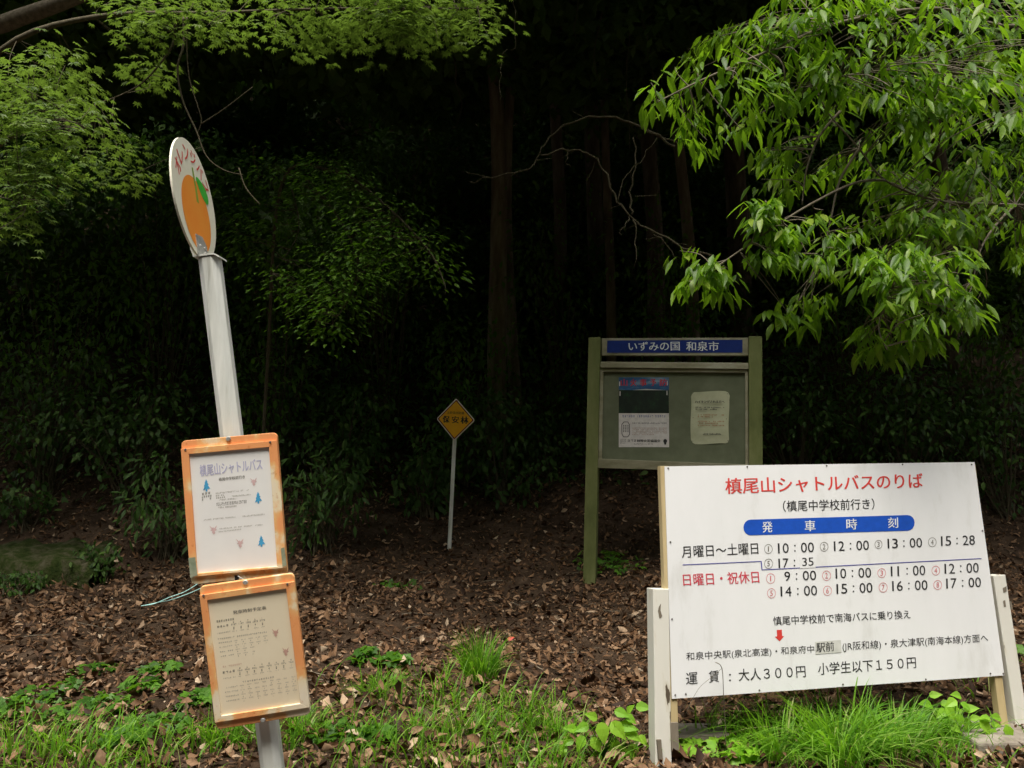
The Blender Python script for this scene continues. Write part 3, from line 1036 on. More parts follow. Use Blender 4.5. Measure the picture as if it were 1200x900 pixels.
nslab(n4, [(83, 71), (121, 71), (104, 865), (65, 865)], .04, .12, 'post', 'olive')
nslab(n4, [(592, 68), (635, 68), (638, 830), (594, 830)], .04, .12, 'post', 'olive')
hd = nslab(n4, [(123, 72), (592, 70), (592, 127), (123, 127)], .0, .05, 'header_plate', 'alu')
m = MB(); n4.poly(m, [(141, 79.5), (573, 77), (573, 118), (140, 118.5)], .002); m.build('blue_plate', M['signblue'], hd)
m = MB(); n8.text(m, 'いずみの国', (310, 143), (636, 141), (309, 86), .016, .003); n8.text(m, '和泉市', (678, 143), (885, 143), (678, 84), .016, .003); m.build('lettering', M['white_ink'], hd)
m = MB()
f_ = nslab(n4, [(118, 160), (588, 164), (588, 482), (112, 470)], -.012, .03, 'pinboard', 'felt', bevel=0)
nslab(n4, [(120, 148), (592, 152), (592, 172), (120, 167)], .03, .07, 'rail', 'alu')
nslab(n4, [(120, 168.5), (590, 173.5), (584, 182), (128, 179)], .012, .035, 'trim', 'alu', bevel=0)
nslab(n4, [(113, 457), (590, 476), (590, 500), (112, 487)], .03, .07, 'rail', 'alu')
nslab(n4, [(119, 168), (129, 180), (124, 458), (113, 458)], .012, .035, 'trim', 'alu', bevel=0)
nslab(n4, [(581, 180), (590, 172), (592, 478), (582, 476)], .012, .035, 'trim', 'alu', bevel=0)
# sliding glass
m = MB(); n4.poly(m, [(129, 181), (355, 183), (352, 466), (124, 458)], -.004)
# posters
np5 = Sheet(NP, 715, 430, 8, off=-.009)
np5.th = 1.7
pp = np5.P(315, 750)


def pbox(S, q, mat, nm, parent=None, th=.0015, extra=0):
    f = [S.P(x, y, extra) for x, y in q]
    mm = MB(); mm.prism(f, [p - NP.n * th for p in f])
    return mm.build(nm, M[mat], parent)


po = thing('poster', pp, 'forest fire prevention poster with dark forest photo and white foot', 'poster')
pbox(np5, [(80, 97), (550, 97), (552, 752), (80, 752)], 'posterwhite', 'sheet', po)
m = MB(); np5.poly(m, [(80, 215), (550, 217), (551, 433), (80, 433)], .0008); m.build('forest_picture', M['posterforest'], po)
m = MB(); np5.poly(m, [(80, 97), (550, 97), (550, 217), (450, 212), (330, 205), (200, 216), (80, 214)], .0010); m.build('sky_picture', M['postersky'], po)
m = MB()
for ch, x0, x1 in (('山', 100, 160), ('火', 190, 245), ('事', 277, 341), ('予', 375, 430), ('防', 466, 531)):
    np5.text(m, ch, (x0, 178), (x1, 178), (x0, 112), .035, .002)
m.build('lettering', M['poster_red'], po)
m = MB(); np5.dashes(m, 112, 473, 232, 473, 22, 6, skip=0, rnd=rr); np5.dashes(m, 246, 473, 405, 473, 22, 8, skip=0, rnd=rr); np5.dashes(m, 420, 473, 520, 473, 22, 5, skip=0, rnd=rr)
m.build('fine_print', M['poster_blue'], po)
m = MB()
ps_ = [(128, 515), (165, 515), (180, 540), (182, 630), (165, 655), (125, 655), (110, 630), (108, 540)]
for a, b in zip(ps_, ps_[1:] + ps_[:1]):
    dx, dy = b[0] - a[0], b[1] - a[1]
    L_ = math.hypot(dx, dy); nx_, ny_ = -dy / L_ * 3, dx / L_ * 3
    np5.poly(m, [(a[0] + nx_, a[1] + ny_), (b[0] + nx_, b[1] + ny_), (b[0] - nx_, b[1] - ny_), (a[0] - nx_, a[1] - ny_)], .0012)
for x in (122, 142, 162):
    for y in range(545, 610, 14):
        np5.poly(m, [(x, y), (x + 9, y), (x + 9, y + 9), (x, y + 9)], .0012)
np5.dashes(m, 205, 534, 530, 534, 14, 22, skip=0, rnd=rr)
np5.dashes(m, 220, 728, 400, 728, 12, 16, skip=0, rnd=rr)
np5.text(m, '林野火災協議会', (250, 704), (470, 706), (250, 678), .06, .0006)
np5.dashes(m, 160, 703, 245, 703, 24, 3, skip=0, rnd=rr)
for k in range(3):
    np5.dashes(m, 92, 690 + k * 14, 148, 690 + k * 14, 11, 5, skip=0, rnd=rr)
c_ = [(516 + 18 * math.cos(t), 695 + 20 * math.sin(t)) for t in np.linspace(0, 2 * math.pi, 14, endpoint=False)]
np5.poly(m, c_, .0012); np5.poly(m, [(505, 712), (527, 712), (524, 728), (508, 728)], .0014)
m.build('fine_print', M['black_ink'], po)
m = MB()
for k in range(5):
    np5.dashes(m, 205, 578 + k * 15, 530 if k < 4 else 410, 578 + k * 15, 10, 26 if k < 4 else 16, rnd=rr)
m.build('fine_print', M['notice_red'], po)
m = MB(); 
for x, y in ((92, 250), (533, 243), (88, 158), (536, 152)):
    np5.poly(m, [(x - 4, y - 22), (x + 4, y - 22), (x + 4, y + 20), (x - 4, y + 20)], .003)
m.build('tape_strip', M['posterwhite'], po)
no = thing('notice_sheet', np5.P(935, 725), 'curled yellowish notice sheet pinned on the right of the pinboard', 'notice')
# slightly cockled sheet
gxn, gyn = 10, 12
vs = []
for j in range(gyn + 1):
    for i_ in range(gxn + 1):
        a, b = i_ / gxn, j / gyn
        x = 757 + 357 * a + (6 if b < .1 and a > .9 else 0) + 4 * math.sin(b * 7)
        y = 230 + 490 * b + 6 * math.sin(a * 5 + 1) * (1 - b) + 5 * math.sin(a * 6) * b
        if (a in (0, 1)) and (b in (0, 1)): x += 14 * (1 if a == 0 else -1); y += 10 * (1 if b == 0 else -1)
        vs.append(np5.P(x, y, .004 + .003 * math.sin(a * 6 + b * 4) + .003 * math.cos(b * 9)))
fs = [(j * (gxn + 1) + i_, (j + 1) * (gxn + 1) + i_, (j + 1) * (gxn + 1) + i_ + 1, j * (gxn + 1) + i_ + 1) for j in range(gyn) for i_ in range(gxn)]
obj('sheet', vs, fs, M['noticepaper'], no, smooth=True)
no8 = Sheet(NP, 715, 430, 8, off=.003); no8.th = 1.8
m = MB(); no8.text(m, 'ハイキングされる方へ', (797, 338), (1072, 338), (797, 314), .06); no8.dashes(m, 800, 385, 1070, 388, 12, 24, rnd=rr); no8.dashes(m, 800, 402, 1000, 405, 12, 16, rnd=rr); no8.dashes(m, 868, 637, 1042, 637, 14, 14, skip=0, rnd=rr)
m.build('fine_print', M['black_ink'], no)
m = MB()
for y, x1 in ((455, 1070), (472, 965), (515, 1070), (532, 1010), (553, 1070)):
    no8.dashes(m, 820, y, x1, y + 2, 11, int((x1 - 820) / 13), rnd=rr)
m.build('fine_print', M['notice_red'], no)
nails([(772, 250), (1100, 252), (1090, 487), (775, 695), (1103, 690), (778, 475)], no8, no, .004, 'nail', 'pin', 6)

# ------------------------------------------------------------------ yellow diamond sign
YY = 8.3
yc = at(533.6, 491.5, YY)
yb = at(526.8, 636, YY)
ys = thing('diamond_sign', yb, 'small yellow diamond forest sign on a thin leaning white stake', 'warning sign')
YPL = Plane(yc, [0.05, 1, 0.0])
y13 = Sheet(YPL, 505, 460, 13.85, off=0)
corners = [(412, 92), (718, 450), (378, 785), (88, 425)]
cen = (399, 438)


def dia(s, cr=.06):
    out = []
    for i_ in range(4):
        p_ = np.array(corners[i_], float); a = np.array(corners[i_ - 1], float); b = np.array(corners[(i_ + 1) % 4], float)
        p_ = cen + (p_ - cen) * s; a = cen + (a - cen) * s; b = cen + (b - cen) * s
        out += [tuple(p_ + (a - p_) * cr), tuple(p_ + (a - p_) * cr * .3 + (b - p_) * cr * .3), tuple(p_ + (b - p_) * cr)]
    return out


f = [y13.P(x, y, .002) for x, y in dia(1)]
m = MB(); m.prism(f, [p - YPL.n * .004 for p in f]); plate = m.build('plate', M['pink_white'], ys)
m = MB(); y13.poly(m, dia(.93, .03), .0032); m.build('border', M['darkred'], plate)
m = MB(); y13.poly(m, dia(.865, .02), .0044); m.build('face', M['yellow'], plate)
m = MB()
for ch, x0, x1, yb_, h in (('保', 195, 300, 488, 112), ('安', 343, 452, 496, 112), ('林', 485, 605, 506, 118)):
    y13.text(m, ch, (x0, yb_), (x1, yb_ + 4), (x0 + 2, yb_ - h), .045, .0056)
y13.text(m, '土砂流出防備', (262, 345), (540, 356), (262, 303), .010, .0056)
m.build('lettering', M['black_ink'], plate)
m = MB()
tp_ = at(533.2, 505, YY + .02)
dy_ = unit(tp_ - yb)
hw = .019
sx = np.array([1., 0, 0])
cs = [(-hw, 0), (-hw * .3, -.012), (hw * .3, -.012), (hw, 0), (hw, .012), (-hw, .012)]
m.prism([tp_ + sx * a + np.array([0, 1., 0]) * b for a, b in cs], [yb - dy_ * .15 + sx * a + np.array([0, 1., 0]) * b for a, b in cs])
m.build('stake', M['polegrey'], ys)

# ------------------------------------------------------------------ vegetation helpers
def rdir(n):
    v = rng.normal(size=(n, 3))
    return unit(v)


def litter_obj():
    N = 70000
    y = 3.4 + rng.random(N) ** 1.2 * 6.6
    x = (rng.random(N) * 2 - 1) * (1.0 + .72 * y)
    den = .85 + .15 * sm((y - 3.9 + .35 * np.sin(x * 2.3)) / .9)
    k = rng.random(N) < den
    x, y = x[k], y[k]
    n = len(x)
    z = ground(x, y) + rng.random(n) ** 2 * .035 + .004
    s = .018 + .058 * rng.random(n) ** 1.8
    big = rng.random(n) < .035 * (1 + 1.5 * (y < 5.2))
    s[big] = rng.uniform(.06, .085, big.sum()); z[big] += .02
    patch = .5 + .5 * np.sin(2.1 * x + 1.7 * np.sin(1.9 * y)) * np.sin(2.7 * y + np.sin(1.3 * x))
    tn = np.clip(rng.beta(1.6, 2.2, n) * (.72 + .5 * patch) + .22 * big, 0, .985)
    X = rdir(n); X[:, 2] *= .55; X = unit(X)
    Z = np.tile([0, -.12, 1.], (n, 1)) + rng.normal(size=(n, 3)) * .65
    V, F, T = [], [], []
    b = 0
    sel = rng.integers(0, 3, n)
    for i_, tp in enumerate((DEAD1, DEAD2, DEAD3)):
        q = sel == i_
        v, f = scatter(tp[0], tp[1], X[q], Z[q], np.stack([x, y, z], 1)[q], s[q])
        V.append(v); F.append(f + b); b += len(v)
        T.append(np.repeat(tn[q], len(tp[0])))
    tag(obj('leaf_litter', np.concatenate(V), np.concatenate(F), M['dead'], kind='stuff', tint=np.concatenate(T)), 'thick brown fallen leaves covering the slope')


litter_obj()


def grass_mesh(x, y, h, wd, bend, nseg=5, az=None, tint=None):
    n = len(x)
    z = ground(x, y) - .01
    if az is None: az = rng.random(n) * 2 * math.pi
    d = np.stack([np.cos(az), np.sin(az), np.zeros(n)], 1)
    side = np.stack([-np.sin(az + .6), np.cos(az + .6), np.zeros(n)], 1)
    V = np.zeros((n, nseg * 2 + 1, 3))
    for k in range(nseg + 1):
        t = k / nseg
        out = bend * t ** 1.8
        up = h * (t - .0 * t) * np.maximum(1 - .55 * (bend / np.maximum(h, .01)) * t * t, -.2)
        p = np.stack([x, y, z], 1) + d * out[:, None] + np.array([0, 0, 1.]) * up[:, None]
        ww = (wd * (1 - t ** 1.6))[:, None]
        if k < nseg:
            V[:, 2 * k] = p - side * ww; V[:, 2 * k + 1] = p + side * ww
        else:
            V[:, 2 * k] = p
    F = []
    for k in range(nseg - 1):
        a = 2 * k
        F += [(a, a + 1, a + 3), (a, a + 3, a + 2)]
    F.append((2 * nseg - 2, 2 * nseg - 1, 2 * nseg))
    F = np.array(F)
    Fa = F[None] + (np.arange(n) * V.shape[1])[:, None, None]
    t_ = np.repeat(rng.random(n) * .99, V.shape[1]) if tint is None else np.repeat(tint, V.shape[1])
    return V.reshape(-1, 3), Fa.reshape(-1, 3), t_


def band_grass():
    xs, ys = [], []
    for (px, py, Y, r, n) in ((60, 897, 3.95, .28, 120), (125, 892, 4.05, .18, 90), (250, 890, 4.1, .12, 90), (290, 890, 4.1, .15, 130), (360, 885, 4.1, .16, 90), (470, 885, 4.1, .22, 110),
                              (540, 880, 4.15, .2, 150), (605, 880, 4.2, .2, 130), (650, 875, 4.2, .14, 90), (630, 845, 4.5, .14, 60), (500, 850, 4.5, .2, 50), (870, 890, 4.15, .2, 130), (930, 890, 4.1, .25, 220), (1000, 890, 4.1, .3, 260), (1070, 890, 4.1, .25, 220),
                              (1120, 890, 4.15, .15, 60), (20, 885, 4.1, .3, 90), (60, 905, 3.8, .5, 120), (100, 905, 3.8, .3, 60), (430, 905, 3.8, .25, 80), (540, 905, 3.8, .25, 90), (630, 905, 3.8, .25, 70), (720, 895, 4.0, .15, 60), (1150, 820, 4.9, .3, 60), (480, 830, 4.7, .35, 60), (560, 860, 4.4, .3, 80)):
        p = at(px, py, Y)
        xs.append(p[0] + rng.normal(size=n) * r * .7); ys.append(Y + rng.normal(size=n) * r * .35)
    n = 2600
    xx, yy = (rng.random(n) * 2 - 1) * 3.2, 3.5 + rng.random(n) * .62
    kk = (np.sin(xx * 3.1 + 1) + np.sin(xx * 7.3 + yy * 5) * .7 + rng.normal(size=n) * .3) > 1.0
    xs.append(xx[kk]); ys.append(yy[kk])
    x = np.concatenate(xs); y = np.concatenate(ys)
    n = len(x)
    h = .05 + .26 * rng.random(n) ** 1.3
    V, F, T = grass_mesh(x, y, h, rng.uniform(.0026, .0058, n), h * rng.uniform(.3, 1.1, n))
    tag(obj('roadside_grass', V, F, M['grass'], kind='stuff', tint=T), 'loose green roadside grass along the bottom of the picture')


band_grass()


def tussock(px, py, Y, n, h, r, spread, lab, wd=.0035, tlo=0, thi=.95):
    p = at(px, py, Y)
    o = thing('grass_tussock', (p[0], p[1], float(ground(p[0], p[1]))), lab, 'grass clump', 'grass clumps')
    a = rng.random(n) * 2 * math.pi
    rr_ = rng.random(n) ** .7 * r
    hh = h * rng.uniform(.5, 1.15, n)
    V, F, T = grass_mesh(p[0] + np.cos(a) * rr_, p[1] + np.sin(a) * rr_, hh, rng.uniform(.6, 1.2, n) * wd, spread * rng.uniform(.2, 1.2, n), 7, a + rng.normal(size=n) * .5, rng.uniform(tlo, thi, n))
    b = obj('blades', V, F, M['grass'], o, kind='stuff', tint=T)
    return o


tussock(985, 905, 3.95, 300, .40, .17, .48, 'largest long-leaved grass clump, arching up in front of the white board', .0062, .3)
tussock(1045, 905, 4.0, 220, .34, .14, .32, 'arching grass clump right of the largest clump below the white board', .0058, .3)
tussock(915, 905, 3.95, 130, .34, .12, .38, 'loose arching grass clump left of the largest clump below the white board', .0054, .3)
tussock(562, 838, 4.9, 260, .32, .10, .20, 'upright grass clump alone on the leaf litter in the middle', .0046, 0, .7)
tussock(446, 848, 4.7, 170, .15, .12, .18, 'low dark grass clump under the broad-leaved weed in the middle', .0034, 0, .4)
tussock(265, 893, 4.15, 150, .17, .11, .22, 'pale grass clump left of the foot of the grey pole', .0032, .2)
tussock(352, 893, 4.2, 130, .17, .12, .22, 'pale grass clump right of the foot of the grey pole', .0032, .2)
tussock(832, 885, 4.15, 16, .30, .03, .26, 'few long bent grass blades right of the left white post', .003, .5)
# dry stalk in front of the board
m = MB()
m.tube(smooth_path([at(851, 884, 4.0), at(850, 850, 3.98), at(848, 815, 3.95), at(846, 783, 3.92), at(838, 776, 3.9)], 4), [.0018] * 16 + [.0009], 5)
m.tube(smooth_path([at(846, 783, 3.92), at(836, 792, 3.91), at(818, 808, 3.9), at(803, 838, 3.9)], 4), .0009, 4)
tag(m.build('dry_stalk', M['twig'], smooth=True), 'thin dry grass stalk standing in front of the lower left of the white board', 'stalk')


def leaf_parts(name, tmpl, mat, X, Z, loc, size, parent, maxn=300, stuffname='leaves', mesh_name='leaf'):
    """the leaves that show largest become parts sharing one mesh, the rest one part of kind stuff"""
    n = len(loc)
    dist = np.linalg.norm(loc - EYE, axis=1)
    d = loc - EYE
    zc = d @ cF
    px = 600 + FPX * (d @ cR) / zc; py = 450 - FPX * (d @ cU) / zc
    vis = (px > -5) & (px < 1205) & (py > -5) & (py < 905)
    key = np.where(vis, size / dist, 0)
    order = np.argsort(-key)
    first, rest = order[:maxn], order[maxn:]
    me = bpy.data.meshes.new(mesh_name)
    me.from_pydata([tuple(v) for v in tmpl[0]], [], [tuple(int(i_) for i_ in f_) for f_ in tmpl[1]])
    me.materials.append(mat)
    Xn = unit(X); Yn = unit(np.cross(Z, Xn)); Zn = np.cross(Xn, Yn)
    rl = root_loc(parent)
    for i_ in first:
        o = bpy.data.objects.new(name, me)
        s_ = size[i_]
        mt_ = Matrix([[*(Xn[i_][k] * s_, Yn[i_][k] * s_, Zn[i_][k] * s_, loc[i_][k] - rl[k])] for k in range(3)] + [[0, 0, 0, 1]])
        o.parent = parent
        o.matrix_local = mt_
        C.objects.link(o)
    if len(rest):
        V, F = scatter(tmpl[0], tmpl[1], X[rest], Z[rest], loc[rest], size[rest])
        obj(stuffname, V, F, mat, parent, kind='stuff', tint=np.repeat(rng.random(len(rest)) * .99, len(tmpl[0])))


# ------------------------------------------------------------------ weeds
def weed_patch(px, py, Y, r, n, h, s, lab, tmpl=WEED, mat='weed', parts=False):
    p = at(px, py, Y)
    z0 = float(ground(p[0], p[1]))
    o = thing('leafy_weed', (p[0], p[1], z0), lab, 'weed', 'leafy weeds')
    a = rng.random(n) * 2 * math.pi
    q = rng.random(n) ** .6 * r
    x, y = p[0] + q * np.cos(a), p[1] + q * np.sin(a) * .8
    z = ground(x, y) + h * (1 - .5 * (q / r) ** 2) * rng.uniform(.45, 1, n)
    loc = np.stack([x, y, z], 1)
    X = np.stack([np.cos(a), np.sin(a), rng.uniform(-.4, .1, n)], 1) + rng.normal(size=(n, 3)) * .4
    Z = np.tile([0, -.45, 1.], (n, 1)) + rng.normal(size=(n, 3)) * .3
    size = s * rng.uniform(.6, 1.15, n)
    if parts:
        leaf_parts('leaf', tmpl, M[mat], X, Z, loc, size, o)
    else:
        V, F = scatter(tmpl[0], tmpl[1], X, Z, loc, size)
        obj('leaves', V, F, M[mat], o, kind='stuff', tint=np.repeat(rng.random(n) * .99, len(tmpl[0])))
    m = MB()
    for k in range(min(n, 40)):
        b = np.array([p[0] + .3 * (x[k] - p[0]), p[1] + .3 * (y[k] - p[1]), z0 - .01])
        mid = (b + loc[k]) / 2 + np.array([0, 0, .01])
        m.tube([b, mid, loc[k]], [.0022, .0018, .001], 4, False)
    m.build('stems', M['weed'], o, kind='stuff')
    return o


weed_patch(427, 797, 5.2, .09, 26, .09, .055, 'dark green lobed weed on the leaf litter above the low grass clump, left half')
weed_patch(460, 797, 5.15, .08, 22, .08, .055, 'dark green lobed weed on the leaf litter above the low grass clump, right half')
weed_patch(163, 845, 4.75, .10, 34, .05, .05, 'round weed patch left of the lower orange frame')
weed_patch(232, 853, 4.6, .11, 36, .06, .055, 'lobed weed touching the lower left of the orange frame')
weed_patch(186, 818, 5.0, .11, 30, .05, .045, 'weed patch higher on the slope left of the lower orange frame')
weed_patch(105, 812, 5.1, .16, 44, .05, .045, 'loose weed patch in the middle of the left foreground slope')
weed_patch(50, 838, 4.7, .22, 50, .07, .05, 'wide weed patch near the lower left edge')
weed_patch(8, 852, 4.5, .14, 36, .08, .055, 'weed patch cut by the lower left edge')
weed_patch(60, 866, 4.4, .22, 42, .05, .045, 'low weed patch just above the left roadside grass')
weed_patch(120, 858, 4.5, .14, 46, .06, .045, 'small weed patch right of the left roadside grass')
weed_patch(185, 876, 4.3, .15, 40, .05, .05, 'weed patch at the bottom left of the grey pole')
weed_patch(395, 893, 4.1, .12, 36, .05, .055, 'weed at the bottom edge right of the grey pole')
weed_patch(145, 893, 4.1, .12, 50, .07, .06, 'bright weed at the bottom edge left of the grey pole')
weed_patch(445, 893, 4.1, .1, 26, .05, .055, 'weed at the bottom edge below the low dark grass clump')
weed_patch(318, 845, 4.75, .05, 10, .06, .05, 'small weed just right of the grey pole below the orange frame')
weed_patch(822, 838, 5.1, .16, 70, .20, .05, 'dark weed seen under the left corner of the white board', mat='weed')
weed_patch(800, 890, 4.02, .12, 36, .06, .045, 'ragged bright weed at the foot of the left white post', mat='bright')
weed_patch(866, 893, 4.0, .13, 34, .07, .06, 'ragged bright weed below the left half of the white board', mat='bright')
weed_patch(1165, 800, 5.3, .25, 60, .12, .05, 'dark weed behind the right batten of the white board')
weed_patch(1020, 650, 7.9, .5, 60, .14, .05, 'mossy weed patch on the slope behind the white board')
weed_patch(712, 660, 7.9, .35, 60, .10, .05, 'weed patch at the foot of the notice board post')
weed_patch(470, 700, 7.2, .25, 30, .06, .045, 'sparse small weed on the leaf litter below the diamond sign')


def fine_plant(px, py, Y, spots, lab, s=.075):
    p = at(px, py, Y)
    z0 = float(ground(p[0], p[1]))
    o = thing('bright_seedling', (p[0], p[1], z0), lab, 'plant')
    loc, X, Z, size = [], [], [], []
    m = MB()
    b = np.array([p[0], p[1], z0 - .01])
    for (qx, qy, dY, az, sc) in spots:
        q = at(qx, qy, Y + dY)
        st = b + (q - b) * .6 + np.array([0, 0, .02])
        m.tube([b, st, q], [.0028, .002, .0012], 5, False)
        loc.append(q)
        X.append([math.cos(rad(az)), -.45, math.sin(rad(az))]); Z.append([rng.normal() * .15, -.75 + rng.normal() * .15, .65]); size.append(s * sc)
    m.build('stems', M['weed'], o, kind='stuff', smooth=True)
    leaf_parts('leaf', ROUND, M['bright'], np.array(X), np.array(Z), np.array(loc), np.array(size), o)
    return o


fine_plant(703, 893, 3.95, [(720, 833, 0, -10, 1.0), (733, 838, 0, -30, .8), (745, 828, 0.05, 5, 1.0), (700, 842, -.02, 150, .9), (704, 846, -.03, -80, 1.3), (716, 846, -.03, -45, 1.3), (725, 850, 0, 0, 1.2), (733, 856, 0, -25, 1.1),
                            (690, 850, 0, 190, 1), (676, 855, 0, 160, .9), (684, 862, -.02, -120, 1), (694, 864, -.02, -60, 1), (672, 866, 0, 200, .8), (664, 874, 0, 215, .8), (715, 868, .02, -50, 1.2), (728, 874, .02, -80, 1.3), (738, 872, .03, -60, 1.1), (700, 880, 0, -100, 1), (685, 884, 0, 240, .9), (712, 889, 0, -70, .9), (735, 835, 0.03, 60, .7), (748, 862, .04, -40, .8)],
           'bright yellow-green broad-leaved seedling left of the left white post', .076)
sp = []
for (cx_, cy_) in ((1095, 822), (1108, 826), (1122, 822), (1092, 836), (1112, 838), (1128, 836), (1140, 842), (1106, 850), (1124, 850), (1142, 852), (1156, 848), (1098, 862), (1115, 866), (1135, 866), (1152, 862), (1166, 858), (1172, 846), (1104, 876), (1124, 880), (1142, 878), (1158, 876), (1178, 866), (1086, 850), (1080, 866), (1070, 842), (1060, 852), (1132, 892), (1112, 892)):
    for k in range(3):
        sp.append((cx_ + rng.normal() * 5, cy_ + rng.normal() * 4, rng.uniform(-.05, .1), rng.choice([-30, 200, -90, 20, 160, -60]), rng.uniform(.8, 1.35)))
fine_plant(1120, 893, 4.15, sp, 'sprawling green plant with rounded leaves left of the right white post', .062)

# twigs and odd leaves on the litter
m = MB()
for k in range(170):
    y = rng.uniform(4.1, 8.5); x = rng.uniform(-1, 1) * (.7 * y)
    a = rng.random() * math.pi; L_ = rng.uniform(.06, .32)
    p = [np.array([x + math.cos(a) * L_ * t, y + math.sin(a) * L_ * t, 0]) for t in (0, .35, .7, 1)]
    for q in p:
        q[2] = float(ground(q[0], q[1])) + .022 + rng.normal() * .006
        q[0] += rng.normal() * .01
    m.tube(p, [.003, .0028, .002, .0012], 4, False)
tag(m.build('fallen_twigs', M['twig'], kind='stuff'), 'thin dry twigs scattered over the fallen leaves')
for px, py, Y, lab in ((594, 767, 5.6, 'small bright red fallen leaf on the brown litter'),):
    q = at(px, py, Y); q[2] = float(ground(q[0], q[1])) + .04
    V, F = scatter(OVAL[0], OVAL[1], np.array([[1, .2, .45]]), np.array([[0, -.8, .6]]), q[None], np.array([.055]))
    tag(obj('red_leaf', V, F, M['redleaf']), lab, 'leaf')

# ------------------------------------------------------------------ mossy stone block
sl = at(0, 640, 7.4); sr = at(108, 640, 7.4)
zb = float(ground((sl[0] + sr[0]) / 2, 7.4))
m = MB()
nu, nv_ = 22, 7
x0, x1 = sl[0] - .6, sr[0] + .04
def stone_pt(u_, v_):
    x = x0 + (x1 - x0) * u_
    # profile around: front foot, front top, back top, back foot
    prof_ = [(7.34, -.15), (7.36, .06), (7.38, .17), (7.44, .205), (7.8, .24), (8.2, .29), (8.4, .1), (8.5, -.1)]
    y_, z_ = prof_[v_]
    e = sm(u_ / .05) * sm((1 - u_) / .06)
    return (x + .03 * math.sin(v_ * 2 + u_ * 9), y_ + .03 * math.sin(u_ * 17 + v_), zb + z_ * (.55 + .45 * e) + .025 * math.sin(u_ * 21 + v_ * 1.7) + .015 * math.sin(u_ * 47))
vs = [stone_pt(i_ / nu, j) for j in range(8) for i_ in range(nu + 1)]
fs = [(j * (nu + 1) + i_, j * (nu + 1) + i_ + 1, (j + 1) * (nu + 1) + i_ + 1, (j + 1) * (nu + 1) + i_) for j in range(7) for i_ in range(nu)]
fs += [tuple(j * (nu + 1) for j in range(7, -1, -1)), tuple(j * (nu + 1) + nu for j in range(8))][::1]
tag(obj('mossy_stone', vs, fs, M['moss'], smooth=True), 'long low mossy stone block half sunk in the slope at the left edge', 'stone')

# ------------------------------------------------------------------ branches and foliage of the near trees
def connect(m, a, limbpts, r0=.004, sag=.06):
    L = np.array(limbpts)
    b = L[np.argmin(np.linalg.norm(L - a, axis=1))]
    d = np.linalg.norm(a - b)
    mid = (a + b) / 2 + np.array([rng.normal() * .03, rng.normal() * .03, sag * d])
    m.tube(smooth_path([b, mid, a], 3), np.linspace(r0, .0014, 7), 4, False)
    return b


def polysample(poly, n):
    poly = np.array(poly, float)
    lo, hi = poly.min(0), poly.max(0)
    out = []
    while len(out) < n:
        p = lo + rng.random(2) * (hi - lo)
        c = False
        j = len(poly) - 1
        for i_ in range(len(poly)):
            if (poly[i_, 1] > p[1]) != (poly[j, 1] > p[1]) and p[0] < (poly[j, 0] - poly[i_, 0]) * (p[1] - poly[i_, 1]) / (poly[j, 1] - poly[i_, 1]) + poly[i_, 0]:
                c = not c
            j = i_
        if c: out.append(p)
    return np.array(out)


# evergreen, leaning in from the right
tx, ty = 4.6, 5.4
ever = thing('evergreen_tree', (tx, ty, float(ground(tx, ty))), 'evergreen tree at the right with long glossy drooping leaves hanging over the boards', 'tree')
m = MB()
tr = [np.array([tx, ty, float(ground(tx, ty)) - .2]), np.array([tx + .05, ty, 1.6]), np.array([tx - .08, ty - .05, 3.2]), np.array([tx - .15, ty - .1, 4.8]), np.array([tx - .1, ty - .1, 6.5])]
m.tube(smooth_path(tr, 4), np.linspace(.15, .07, 17), 12)
m.build('trunk', M['bark'], ever, smooth=True)
limbs_px = [[(tr[3]), at(1200, 30, 4.9), at(1100, 10, 4.6), at(990, 25, 4.35), at(900, 60, 4.2), at(820, 95, 4.1), at(770, 120, 4.05)],
            [(tr[2]), at(1230, 120, 4.9), at(1140, 90, 4.6), at(1060, 80, 4.4), at(980, 90, 4.2)],
            [(tr[2]), at(1190, 240, 4.8), at(1100, 235, 4.5), at(1037, 211, 4.4), at(1007, 174, 4.4), at(971, 133, 4.35), at(955, 100, 4.35)],
            [at(1037, 211, 4.4), at(1000, 215, 4.35), at(940, 245, 4.25), at(880, 285, 4.2), at(815, 330, 4.15)],
            [at(1100, 235, 4.5), at(1075, 270, 4.4), at(1085, 310, 4.3), at(1050, 330, 4.2), at(1030, 380, 4.15), at(1040, 410, 4.1)],
            [at(1190, 240, 4.8), at(1170, 260, 4.5), at(1150, 290, 4.4), at(1140, 330, 4.3)],
            [(tr[3]), at(1240, -60, 4.6), at(1130, -60, 4.4), at(1000, -40, 4.2), at(930, -20, 4.1)],
            [at(1007, 174, 4.4), at(985, 210, 4.4), at(975, 250, 4.4), at(965, 300, 4.35)],
            [at(985, 130, 4.4), at(960, 160, 4.4), at(945, 200, 4.4), at(940, 240, 4.4)]]
allp = []
for i_, l in enumerate(limbs_px):
    sp_ = smooth_path(l, 5)
    m = MB(); m.tube(sp_, np.linspace(.014 if i_ in (0, 1, 6) else .0085, .0035, len(sp_)), 7); m.build('limb', M['twig'], ever, smooth=True)
    allp += [p for k, p in enumerate(sp_) if k > 4]
